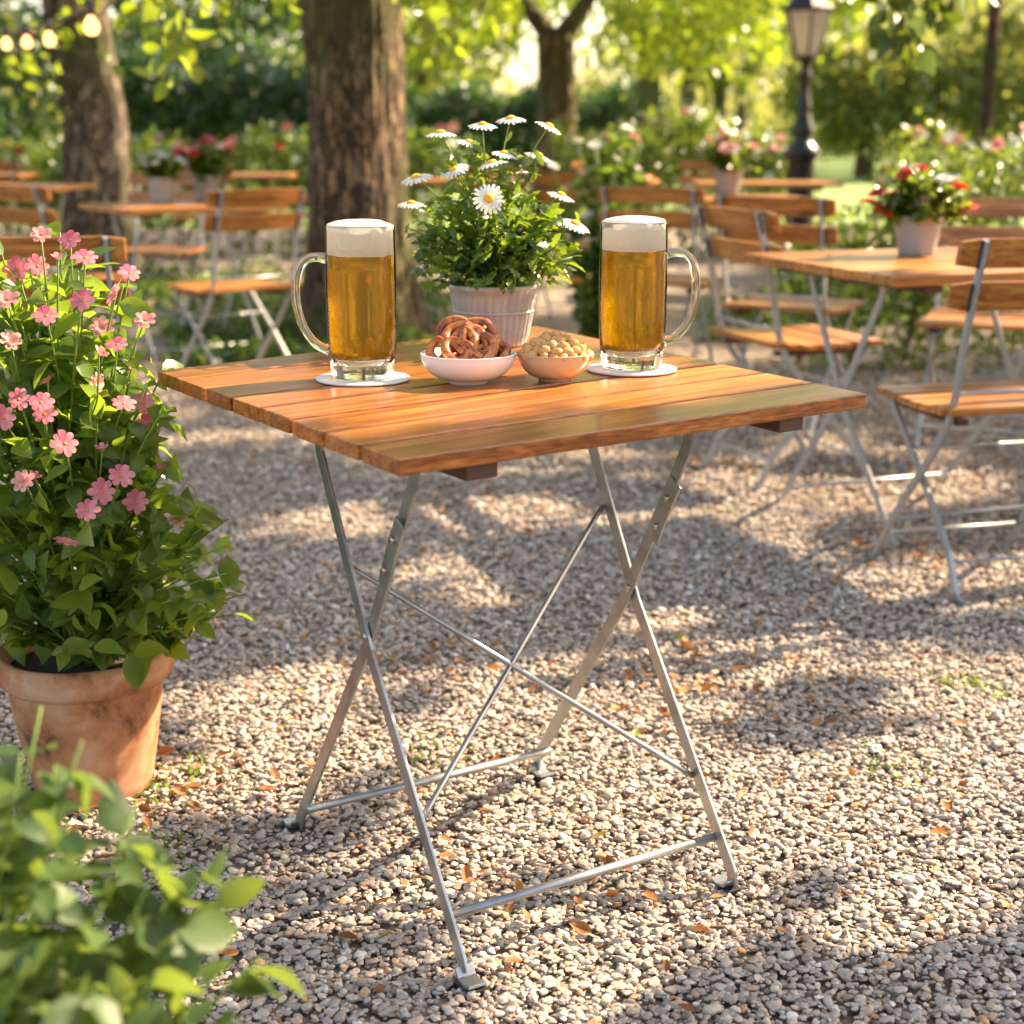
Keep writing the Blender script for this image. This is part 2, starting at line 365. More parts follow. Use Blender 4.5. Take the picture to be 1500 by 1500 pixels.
# ---- sun shafts: gaps in the crowns through which sun reaches these spots
SHAFTS = []
def gap(p, r): SHAFTS.append((np.array(p, float), r))
def gpix(x0, y0, x1, y1):
    a = P(x0, y1); b = P(x1, y1); c = P((x0+x1)/2, y0)
    cx, cy = (a.x+b.x)/2, (a.y+c.y)/2; w = abs(b.x-a.x); d = abs(c.y-a.y); k = max(1, round(w/max(d, .3)))
    r = max(.18, min(d, w)/2.1)
    for i in range(k): gap((a.x+w*(i+.5)/k, cy, 0), r)
    if d > w*1.6:
        for j in (-1, 1): gap((cx, cy+j*d/3, 0), r)
for b_ in [(345,740,590,795),(950,745,1200,800),(1230,690,1500,760),(1060,895,1230,945),(1390,830,1500,880),(1340,970,1500,1030),
           (1180,1110,1500,1220),(1340,1050,1500,1120),(930,1150,1200,1240),(480,1040,860,1110),(230,1060,480,1190),(260,1000,420,1040),(640,1100,1000,1180),
           (1330,1260,1500,1330),(700,1380,900,1470),(1140,620,1330,670),(980,880,1070,900),
           (200,395,340,450),(595,285,700,400),(830,395,1000,440),(1040,425,1110,450),(1300,660,1420,690),(210,640,300,660),(560,1260,680,1300)]:
    gpix(*b_)
for p_, r_ in [((-.75,2.35,.60),.27),((-.55,2.3,.38),.16),((-.80,2.4,.85),.28),((-.62,2.2,.8),.14),((-.56,2.5,.2),.13),           # pink shrub and its pot
               ((-.03,2.68,1.05),.14),((.04,2.66,.93),.15),((.06,2.66,.82),.08),                 # daisies
               ((-.21,2.27,.95),.15),((.18,2.35,.95),.15),((-.21,2.27,.82),.15),((.18,2.35,.82),.15),((-.21,2.27,.86),.11),((.18,2.35,.86),.11),((-.4,2.35,.745),.15),((.28,2.25,.75),.13),((-.12,1.97,.75),.10),((.0,2.62,.75),.12),((-.25,2.12,.75),.09),((-.06,2.25,.78),.1),((.06,2.2,.78),.07),
               ((-.45,1.05,.6),.22),((-.3,1.05,.45),.15),((-.6,1.1,.75),.2),
               ((1.15,4.5,.75),.35),((1.18,4.67,.95),.25),((1.18,3.65,.8),.22),((1.2,3.9,.45),.16),((.7,5.0,.8),.2),((.95,5.0,.45),.2),((1.05,5.85,.8),.22),
               ((-.62,8.3,1.5),.25),((-.6,8.3,.6),.2),((-.62,8.3,1.1),.25),((-.62,8.3,1.9),.25),((-2.9,12.15,.9),.25),((-2.9,12.15,1.3),.25),((-2.95,12.15,1.7),.25),((-1.0,6.6,.8),.25),((-1.25,6.7,.45),.2),((-1.6,7.75,.95),.35),((-2.0,7.1,.8),.25),((-1.1,3.65,.82),.25),
               ((.42,7.6,.9),.4),((.65,6.6,.85),.25),((1.2,8.5,.9),.5),((2.35,12.5,1.6),.5),((3.0,8.6,1.0),.8),((4.2,8.6,1.0),.6),((2.1,8.2,1.0),.5),((1.5,13,1.0),1.0),((-3.0,13.8,.9),1.2),((-1.6,13.8,.9),.8),
               ((-4.9,13.8,.9),1.2),((-.5,12,.8),.6),((1.6,11,.8),.6),((-3.4,11.4,.8),.6),((1.5,5.4,.6),.3),((-2.3,12.0,1.5),.3),((.7,18,2.0),.5),((-.0,16,0),1.0),((2.6,16,0),.8)]:
    gap(p_, r_*1.15)
for px_, py_, yy_ in ((230,60,6.5),(200,20,6.6),(330,30,7.2),(640,50,7.4),(700,30,7.6),(1300,40,6.4),(1370,40,6.4),(1250,20,7),(60,120,11)): gap(PD(px_, py_, yy_), .32)
def sun_open(Pn):
    keep = np.ones(len(Pn), bool); jit = .85+.35*rng.random(len(Pn))
    for c, r in SHAFTS:
        v = Pn-c; t = v@SD; d = np.linalg.norm(v-t[:, None]*SD, axis=1)
        keep &= ~((t > .6) & (d < r*jit+.03))
    return keep

def crown_pts(c, rad, nclump, per, sig=.3, hollow=.5):
    u = rng.normal(size=(nclump, 3)); u = unit(u)*(hollow+(1-hollow)*rng.random((nclump, 1))**.6)
    cc = np.array(c)+u*np.array(rad)
    p = (cc[:, None]+rng.normal(size=(nclump, per, 3))*sig*np.array([1,1,.55])).reshape(-1, 3)
    return cc, p
def tree_leaves(p, L0, shafts=True, shape='cheap', up=.9):
    if shafts: p = p[sun_open(p)]
    n = len(p); d = rdir(n, -.7); nn = rdir(n, up)
    ln = L0*(.65+.6*rng.random(n))
    return leafgeo(p, d, nn, ln, ln*.72, shape, .18, .2)

def trunk_mesh(pts, rads, n=28, seed=0, lobes=.10, flare=0):
    """one tapered bark surface along pts"""
    b = MB(); rs = random.Random(seed); ph = [rs.random()*6 for _ in range(5)]
    m = len(pts); pts = [Vector(p) for p in pts]; vs = []; fs = []
    for i, p in enumerate(pts):
        t = (pts[min(i+1, m-1)]-pts[max(i-1, 0)]).normalized(); n1 = Vector((1,0,0)); n1 = (n1-t*n1.dot(t)).normalized(); n2 = t.cross(n1)
        for j in range(n):
            a = 2*PI*j/n
            w = 1+1.7*lobes*(.5*math.sin(3*a+ph[0]+p.z*.4)+.35*math.sin(5*a+ph[1]-p.z*.7)+.3*math.sin(9*a+ph[2]+p.z)+.25*math.sin(14*a+ph[3]+1.5*p.z))
            if n >= 60:
                q3 = Vector((math.cos(a)*4.2+seed, math.sin(a)*4.2, p.z*1.5)); nz = noise.fractal(q3*.8, 1.0, 2.0, 3)
                rd = abs(noise.noise(Vector((math.cos(a)*7+nz*.8, math.sin(a)*7+seed, p.z*1.9+nz*.6))))
                w = 1+.6*lobes*math.sin(3*a+ph[0]+p.z*.5)+.4*lobes*math.sin(5*a+ph[1]-p.z*.7)+.05*nz+.20*min(rd, .32)-.04
            r = rads[i]*w
            vs.append(p+n1*math.cos(a)*r+n2*math.sin(a)*r)
    for i in range(m-1):
        for j in range(n): fs.append((i*n+j, i*n+(j+1) % n, (i+1)*n+(j+1) % n, (i+1)*n+j))
    fs.append(tuple((m-1)*n+j for j in range(n)))
    b.add(vs, fs, True); return b
def lerp_path(pts, rads, step=.12):
    P2, R2 = [], []
    for (a, b), (r, s) in zip(zip(pts, pts[1:]), zip(rads, rads[1:])):
        a, b = Vector(a), Vector(b); k = max(1, int((b-a).length/step))
        for i in range(k): P2.append(a.lerp(b, i/k)); R2.append(r+(s-r)*i/k)
    P2.append(Vector(pts[-1])); R2.append(rads[-1]); return P2, R2
def make_tree(name, loc, label, path, rads, crown, limbs, leafmat='leaf_tree', barkm='bark', L0=.11, shafts=True, group=None, sprays=(), cat='tree', sig=.3, step=.12, nseg=28, shape='cheap', clear=0):
    root = empty(name, loc, 0, label, cat, group)
    o = np.array(loc)
    tp, tr = lerp_path(path, rads, step)
    trunk_mesh(tp, tr, nseg, sum(map(ord, label)) % 99).build('trunk', M[barkm], root, recalc=False)
    parts = []; lm = MB(); ccs = []
    for (c, rad, nc, per) in crown:
        cc, p = crown_pts(np.array(c)+o, rad, nc, per, sig)
        if clear: p = p[~((np.abs(p[:,0]-o[0]) < clear) & (p[:,1] < o[1]+.2) & (p[:,2] < 3.2))]
        ccs.append(cc); parts.append(tree_leaves(p, L0, shafts, shape))
    for (s, e, r0) in limbs:
        s, e = Vector(s), Vector(e); md = s.lerp(e, .5)+Vector((0, 0, -.12*(e-s).length))
        q = [s*(1-t)**2+md*2*t*(1-t)+e*t*t for t in [i/7 for i in range(8)]]
        lm.tube(q, r0, 8, rad=[1-.11*i for i in range(8)])
        for _ in range(3):
            a = q[random.randint(3, 7)]; b2 = a+Vector((random.uniform(-1,1), random.uniform(-1,1), random.uniform(-.2,.7)))*.6
            lm.tube([a, a.lerp(b2, .5)+Vector((0,0,.06)), b2], r0*.28, 5, rad=[1,.7,.3])
    for sp in sprays:                 # drooping twigs: list of (pixel x, pixel y, distance, leaf length, count)
        px, py, yy, ll, cnt = sp
        tip = np.array(PD(px, py, yy)); st = tip+np.array([rng.uniform(-.4,.4), rng.uniform(-.1,.5), rng.uniform(.7,1.0)])
        ts = rng.random(cnt)**.8; q = st+(tip-st)*ts[:, None]+rng.normal(size=(cnt, 3))*.05
        d = unit(tip-st)*.3+rdir(cnt)*.8; d[:, 2] -= .5; ln = ll*(.6+.5*rng.random(cnt))
        parts.append(leafgeo(q, d, rdir(cnt, .4), ln, ln*.72, 'oval', .2, .25))
        a, b2 = Vector(st-o), Vector(tip-o)
        lm.tube([a+Vector((.3,.6,.7)), a, a.lerp(b2, .5), b2], .009, 6, rad=[2,1.2,.7,.3])
    if lm.v: lm.build('limbs', M[barkm], root, recalc=False)
    V, F = join(parts); np_mesh('crown', V-o, F, M[leafmat], root)
    return root

# ------------------------------------------------------------------ setting: ground, lawn
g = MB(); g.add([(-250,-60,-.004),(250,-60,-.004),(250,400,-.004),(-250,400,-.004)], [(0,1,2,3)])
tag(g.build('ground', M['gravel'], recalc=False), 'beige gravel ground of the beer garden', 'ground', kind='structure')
g = MB(); g.add([(-60,19,.004),(60,17,.004),(120,300,.004),(-120,300,.004)], [(0,1,2,3)])
tag(g.build('lawn', M['lawn'], recalc=False), 'sunny lawn beyond the gravel', 'lawn', kind='structure')

# pebbles: real stones as instances
def pebbles():
    xs = []; 
    for (y0, y1, dens, s0) in [(1.25,2.4,17000,.0088),(2.4,3.4,12500,.0088),(3.4,4.6,7000,.0098),(4.6,7.5,2200,.012)]:
        A = ((.345*y0+.28)+(.345*y1+.28))*(y1-y0); n = int(A*dens)
        y = rng.uniform(y0, y1, n); x = rng.uniform(-1, 1, n)*(.345*y+.28)
        s = s0*np.exp(np.clip(rng.normal(size=n)*.36,-.8,.6)); big = rng.random(n) < .025; s[big] *= 1.35
        z = rng.uniform(-.002, .006, n)+s*.15
        xs.append(np.stack([x, y, z, s], 1))
    A = np.concatenate(xs); n = len(A)
    me = bpy.data.meshes.new('pebbles'); me.vertices.add(n); me.vertices.foreach_set('co', A[:, :3].astype(np.float32).ravel())
    def att(nm, ty, arr, key):
        a = me.attributes.new(nm, ty, 'POINT'); a.data.foreach_set(key, arr.astype(np.float32).ravel())
    s = A[:, 3:4]
    att('sc', 'FLOAT_VECTOR', s*np.stack([rng.uniform(.8,1.35,n), rng.uniform(.65,1.0,n), rng.uniform(.36,.62,n)], 1), 'vector')
    att('rt', 'FLOAT_VECTOR', np.stack([rng.normal(0,.22,n), rng.normal(0,.22,n), rng.uniform(0,6.28,n)], 1), 'vector')
    att('pcol', 'FLOAT', rng.random(n), 'value')
    o = link(me, 'gravel_pebbles'); me.materials.append(M['pebble'])
    ng = bpy.data.node_groups.new('pebble_scatter', 'GeometryNodeTree')
    ng.interface.new_socket('Geometry', in_out='INPUT', socket_type='NodeSocketGeometry'); ng.interface.new_socket('Geometry', in_out='OUTPUT', socket_type='NodeSocketGeometry')
    nd = ng.nodes; gi = nd.new('NodeGroupInput'); go = nd.new('NodeGroupOutput'); lk = ng.links.new
    ji = nd.new('GeometryNodeJoinGeometry')
    for k in range(5):
        ic = nd.new('GeometryNodeMeshIcoSphere'); ic.inputs['Radius'].default_value = .5; ic.inputs['Subdivisions'].default_value = 3
        sp = nd.new('GeometryNodeSetPosition'); no = nd.new('ShaderNodeTexNoise'); no.noise_dimensions = '4D'; no.inputs['W'].default_value = k*7.3; no.inputs['Scale'].default_value = 1.5; no.inputs['Detail'].default_value = 1.5
        vm = nd.new('ShaderNodeVectorMath'); vm.operation = 'SUBTRACT'; vm.inputs[1].default_value = (.5,.5,.5)
        v2 = nd.new('ShaderNodeVectorMath'); v2.operation = 'SCALE'; v2.inputs['Scale'].default_value = .75
        lk(no.outputs['Color'], vm.inputs[0]); lk(vm.outputs[0], v2.inputs[0]); lk(ic.outputs[0], sp.inputs[0]); lk(v2.outputs[0], sp.inputs['Offset'])
        ss = nd.new('GeometryNodeSetShadeSmooth'); lk(sp.outputs[0], ss.inputs[0])
        sm = nd.new('GeometryNodeSetMaterial'); sm.inputs['Material'].default_value = M['pebble']; lk(ss.outputs[0], sm.inputs[0])
        gt = nd.new('GeometryNodeGeometryToInstance'); lk(sm.outputs[0], gt.inputs[0]); lk(gt.outputs[0], ji.inputs[0])
    ip = nd.new('GeometryNodeInstanceOnPoints'); ip.inputs['Pick Instance'].default_value = True
    def na(nm, ty):
        a = nd.new('GeometryNodeInputNamedAttribute'); a.data_type = ty; a.inputs['Name'].default_value = nm; return a.outputs['Attribute']
    lk(gi.outputs[0], ip.inputs['Points']); lk(ji.outputs[0], ip.inputs['Instance'])
    er = nd.new('FunctionNodeEulerToRotation'); lk(na('rt', 'FLOAT_VECTOR'), er.inputs[0]); lk(er.outputs[0], ip.inputs['Rotation'])
    lk(na('sc', 'FLOAT_VECTOR'), ip.inputs['Scale'])
    ri = nd.new('FunctionNodeRandomValue'); ri.data_type = 'INT'
    [i for i in ri.inputs if i.name == 'Max' and i.enabled][0].default_value = 4
    lk([q for q in ri.outputs if q.enabled][0], ip.inputs['Instance Index'])
    lk(ip.outputs[0], go.inputs[0])
    md = o.modifiers.new('scatter', 'NODES'); md.node_group = ng
    tag(o, 'small rounded beige and grey pebbles covering the ground', 'gravel', kind='stuff')
pebbles()

# fallen leaves
def litter():
    n = 700; y = rng.uniform(1.4, 9, n); x = rng.uniform(-1, 1, n)*(.345*y+.2)
    cl = rng.random(n) < .6; k = rng.integers(0, 14, n); cx = rng.uniform(-1,1,14); cy = rng.uniform(2.0,8,14)
    y[cl] = cy[k[cl]]+rng.normal(size=cl.sum())*.12; x[cl] = (cx[k[cl]]*(.33*cy[k[cl]]))+rng.normal(size=cl.sum())*.12
    z = .014+.003*(y > 3)
    p = np.stack([x, y, z+rng.random(n)*.006], 1); d = rdir(n); d[:, 2] = rng.normal(size=n)*.12
    ln = rng.uniform(.014, .034, n)
    V, F = leafgeo(p, d, rdir(n, 2.5), ln, ln*.6, 'oval', .5, -.25)
    tag(np_mesh('fallen_leaves', V, F, M['dead']), 'dry orange and brown fallen leaves scattered over the gravel', 'fallen leaves', kind='stuff')
    n = 380; cs = [P(640,1110), P(290,1130), P(215,1165), P(1060,755), P(1395,1000), P(230,1245), P(1440,1010), P(1300,1130)]
    k = rng.integers(0, len(cs), n); p = np.array([[cs[i].x, cs[i].y, .006] for i in k])+np.c_[rng.normal(size=(n,2))*.035, np.zeros(n)]
    ln = rng.uniform(.008,.02,n)
    V, F = leafgeo(p, rdir(n, 1.2), rdir(n, .3), ln, ln*.35, 'lance')
    tag(np_mesh('weed_sprouts', V, F, M['leaf_daisy']), 'tiny green sprouts growing between the pebbles', 'weeds', kind='stuff')
litter()

# ------------------------------------------------------------------ folding tables
def rivet(b, p, ax, r=.005, t=.004):
    p = Vector(p); ax = Vector(ax).normalized()
    b.tube([p-ax*t, p+ax*t*.6, p+ax*t], r, 12, rad=[1, 1, .55])
def table_frame(root, w, d, zx, zt, tt, det=True, matn='steel', foot_dir=((-1),(1),(1),(-1))):
    """crossing flat bar legs in the planes x=+-w/2; legs starting at y=-d/2 ('front') lean back and the others lean forward"""
    for sx, ix in ((-1, 0), (1, 1)):
        x = sx*w/2
        for sy in (-1, 1):
            off = .003*sy*(-sx)
            e = d/2*sy; kf = foot_dir[ix if sy < 0 else 2+ix]*sy if det else 1
            top = (-sy)*tt/2
            b = MB(); xo = x+off*1.05
            if det: b.bar([(xo, e+sy*kf*.038, .0150), (xo, e+sy*kf*.024, .0115), (xo, e+sy*kf*.009, .0145), (xo, e, .026)], .027, .0042)
            pts = [(xo, e+sy*kf*.003, .018), (xo, e*.985, .034), (xo, e*.04, zx-.02), (xo, -e*.04, zx+.02), (xo, top, zt), (xo, top-sy*.02, .722)]
            b.bar(pts, .0048, .021 if det else .024)
            lg = b.build('leg', M[matn], root, bevel=.0008 if det else 0)
            if det:
                f = MB(); f.box(xo-.0145, xo+.0145, e+sy*kf*.02-.022, e+sy*kf*.02+.022, 0, .0098); f.build('rubber_foot', M['rubber'], lg, bevel=.002)
    for sx in (-1, 1):
        r = MB(); rivet(r, (sx*w/2, 0, zx), (1,0,0), .006, .008); r.build('pivot_rivet', M['rivet'], root)
    for sy, z in ((-1, .075), (1, .06)):
        k = (1-z/zx); e = d/2*sy*k
        b = MB(); b.tube([(-w/2, e, z), (w/2, e, z)], .0065, 12); b.build('stretcher', M[matn], root)
def quad_top(root, name, c4, n, th, gapw, matn, rz=0, bev=.002, zt=.745, seed=1):
    """planked top between corners B, C, D, A (B-C front edge) given in the root's frame; child rotated by rz so planks run along its x"""
    B_, C_, D_, A_ = [Vector(p) for p in c4]; rs = random.Random(seed)
    ct = (A_+B_+C_+D_)/4; inv = Matrix.Rotation(-rz, 3, 'Z'); b = MB()
    def at(u, v): 
        p = B_.lerp(C_, u).lerp(A_.lerp(D_, u), v); return inv @ (Vector((p.x, p.y, 0))-Vector((ct.x, ct.y, 0)))
    dep = (A_-B_).length; gv = gapw/dep
    for i in range(n):
        v0 = i/n+(gv/2 if i else 0); v1 = (i+1)/n-(gv/2 if i < n-1 else 0); dz = rs.uniform(-.0006, .0006); ex = rs.uniform(-.0008,.0008)
        q = [at(0+ex, v0), at(1+ex, v0), at(1+ex, v1), at(0+ex, v1)]
        b.hexa([(p.x, p.y, -th+dz) for p in q]+[(p.x, p.y, dz) for p in q])
    o = b.build(name, M[matn], root, bevel=bev)
    o.location = (ct.x, ct.y, zt); o.rotation_euler = (0, 0, rz)
    for u0, u1 in ((.13,.19), (.80,.86)):
        b = MB(); q = [at(u0,.02), at(u1,.02), at(u1,.97), at(u0,.97)]
        b.hexa([(p.x, p.y, -th-.022) for p in q]+[(p.x, p.y, -th-.0015) for p in q])
        o2 = b.build('batten', M['batten'], root, bevel=.002); o2.location = o.location; o2.rotation_euler = o.rotation_euler
    return o
# main table
TC = Vector((-.009, 2.235, 0)); TY = R(32.1)
root = empty('folding_table', TC, TY, 'large slatted wooden folding table in front holding the two beer mugs and snacks', 'table')
W_, D_ = .457, .529
corn = []
for px, py in ((585,672),(1270,576),(785,477),(230,543)):
    p = P(px, py, .745)-TC; corn.append(Matrix.Rotation(-TY, 3, 'Z') @ Vector((p.x, p.y, 0)))
table_frame(root, W_, D_, .41, .65, .265)
quad_top(root, 'tabletop', corn, 8, .0205, .0100, 'wood', rz=R(10), seed=4)
for a, c in (((-W_/2, .07, .50), (W_/2, -.165, .155)), ((-W_/2, -.15, .185), (W_/2, .075, .525))):
    b = MB(); a, c = Vector(a), Vector(c); off = Vector((0,-.006,0)) if a.z > c.z else Vector((0,.004,0))
    b.tube([a, a.lerp(c,.04)+off, a.lerp(c,.96)+off, c], .0042, 10); b.build('cross_rod', M['steel'], root)
for sx in (-1, 1):
    b = MB(); y0, z0 = -.105, .585; x = sx*W_/2-.006
    b.bar([(x, -.062, .50), (x, -.088, .555), (x, -.115, .60)], .004, .026)
    hb = b.build('hinge_plate', M['steel'], root, bevel=.0008)
    for yr, zr in ((-.073, .525), (-.098, .573)):
        r = MB(); rivet(r, (x-.003, yr, zr), (1,0,0), .005, .004); r.build('rivet', M['rivet'], hb)

TABLE_PROTO = None
def side_table(loc, rz, w, d, label, detail=True):
    global TABLE_PROTO
    root = empty('folding_table', loc, rz, label, 'table', 'slatted folding tables behind the front table')
    table_frame(root, w*.72, d*.75, .38, .66, d*.42, det=False, matn='steel2')
    quad_top(root, 'tabletop', [(-w/2,-d/2,0),(w/2,-d/2,0),(w/2,d/2,0),(-w/2,d/2,0)], 8, .026, .006, 'wood2', bev=.002, seed=int(w*100))
    return root
side_table((1.19,4.46,0), R(20), .80, .80, 'wooden folding table at the right with a grey pot of red and pink flowers')
side_table((1.22,8.55,0), R(8), .66, .66, 'distant wooden table just left of the lamp post with a pot of pale flowers')
side_table((-1.6,7.78,0), R(35), .78, .7, 'wooden table left of the thick trunk carrying two grey flower pots')
side_table((1.72,11.0,0), R(0), .95, .7, 'small far table immediately beside the black lamp post base')
side_table((-4.5,13.0,0), R(4), 1.2, .7, 'farthest table at the left edge below the flowering hedge')
side_table((-3.35,10.4,0), R(-6), 1.1, .7, 'far table at the left edge in front of the left tree trunk')
side_table((-2.35,12.9,0), R(3), 1.2, .7, 'far table between the two thick trunks, in front of the flowering hedge')
side_table((-.5,11.6,0), R(5), 1.1, .75, 'far table seen between the thick trunk and the daisies')

# ------------------------------------------------------------------ folding chair
def make_chair(loc, rz, label):
    root = empty('folding_chair', loc, rz, label, 'chair', 'slatted wooden folding chairs')
    for sx in (-1, 1):
        x = sx*.195
        b = MB(); b.bar([(x,.225,.004),(x,.205,.006),(x,.19,.02),(x,.12,.12),(x,.03,.225),(x,-.06,.32),(x,-.135,.42),(x,-.165,.50),(x,-.185,.62),(x,-.215,.74),(x,-.25,.86)], .011, .018)
        lg = b.build('back_upright', M['steel2'], root)
        f = MB(); f.box(x-.012,x+.012,.195,.24,0,.006); f.build('rubber_foot', M['rubber'], lg, bevel=.002)
        b = MB(); xi = x-sx*.014; b.bar([(xi,-.235,.004),(xi,-.215,.006),(xi,-.20,.02),(xi,-.155,.11),(xi,-.02,.25),(xi,.10,.36),(xi,.175,.43)], .010, .018)
        lg = b.build('leg', M['steel2'], root)
        f = MB(); f.box(xi-.012,xi+.012,-.25,-.205,0,.006); f.build('rubber_foot', M['rubber'], lg, bevel=.002)
    for p0, p1 in (((-.195,.14,.09),(.195,.14,.09)), ((-.181,-.165,.09),(.181,-.165,.09)), ((-.195,-.165,.50),(.195,-.165,.50)), ((-.181,.06,.325),(.181,.06,.325))):
        b = MB(); b.tube([p0, p1], .005, 8); b.build('stretcher', M['steel2'], root)
    b = MB()
    for i in range(7):
        y = -.165+i*.0575; z = .445+.012*((i-3)/3)**2-(.006 if i == 6 else 0)
        b.box(-.215, .215, y-.024, y+.024, z-.008, z+.010)
    b.build('seat', M['wood2'], root, bevel=.003)
    
    for xr in (-.163, .163): b = MB(); b.box(xr-.013,xr+.013,-.15,.16,.418,.434); b.build('seat_rail', M['batten'], root)
    for zc, yc in ((.828, -.226), (.728, -.196)):
        b = MB(); n = 10; top = []; hw = .235; h = .034
        vs = []; fs = []
        for i in range(n+1):
            x = -hw+2*hw*i/n; cy = yc+.012-.022*(1-(x/hw)**2)+.012; hh = h*(.80 if i in (0, n) else 1); ln = -.25*0
            for (yy, zz) in ((-.009, -hh), (.009, -hh), (.009, hh), (-.009, hh)): vs.append((x, cy+yy-zz*.28, zc+zz))
        for i in range(n):
            for j in range(4): fs.append((i*4+j, i*4+(j+1) % 4, (i+1)*4+(j+1) % 4, (i+1)*4+j))
        fs += [(0,1,2,3), tuple(n*4+j for j in (3,2,1,0))]
        b.add(vs, fs); sl = b.build('backrest_slat', M['wood2'], root, bevel=.003)
        for sx in (-1, 1):
            q = MB(); x = sx*.195; y = yc-.011
            q.bar([(x, y+.032*.28-.004, zc-.032), (x, y-.032*.28-.004, zc+.032)], .020, .007, axis=(1,0,0)); q.build('back_plate', M['plate'], sl)
            for k in (-.018, .018):
                q = MB(); rivet(q, (x, y-k*.28-.009, zc+k), (0,-1,0), .0045, .003); q.build('rivet', M['rivet'], sl)
    return root
chair0 = None
def chair(x, y, deg, label):
    global chair0
    if chair0 is None: chair0 = make_chair((x,y,0), R(deg), label); return chair0
    c = copy_tree(chair0); c.location = (x,y,0); c.rotation_euler = (0,0,R(deg)); c['label'] = label; return c
chair(1.19,3.86,14,'nearest folding chair at the right edge with its back turned to the viewer')
chair(.90,5.05,-70,'folding chair left of the right table seen side on and facing right')
chair(1.06,6.0,-32,'folding chair with a wide two slat back directly behind the side-on chair')
chair(1.66,5.5,158,'folding chair behind the right table facing the viewer near the picky edge'.replace(' near the picky edge',''))
chair(.66,6.95,-22,'folding chair just right of the right beer mug, farther back with its back turned')
chair(-1.18,6.72,42,'folding chair in front of the thick trunk turned toward the left table')
chair(-2.03,7.15,-38,'folding chair on the left side of the two pot table, back turned')
chair(-1.16,3.88,8,'nearest folding chair at the left edge partly hidden by pink flowers')
chair(-1.95,8.75,168,'folding chair behind the two pot table facing the viewer')
chair(2.35,11.1,80,'far folding chair right of the lamp post base turned sideways')
chair(1.45,11.9,170,'far folding chair behind the small table beside the lamp post')
chair(-3.2,9.4,-5,'far folding chair at the left edge in front of the left trunk table')
chair(-3.9,12.1,5,'far folding chair nearest to the table under the left hedge')
chair(-2.3,11.9,6,'far folding chair with its back turned at the table between the trunks')
chair(-.15,10.7,12,'far folding chair standing directly behind the pot of daisies')
chair(2.35,6.7,100,'folding chair at the right edge in front of the flowering hedge')
chair(.35,9.2,-20,'far folding chair behind the rose bush')

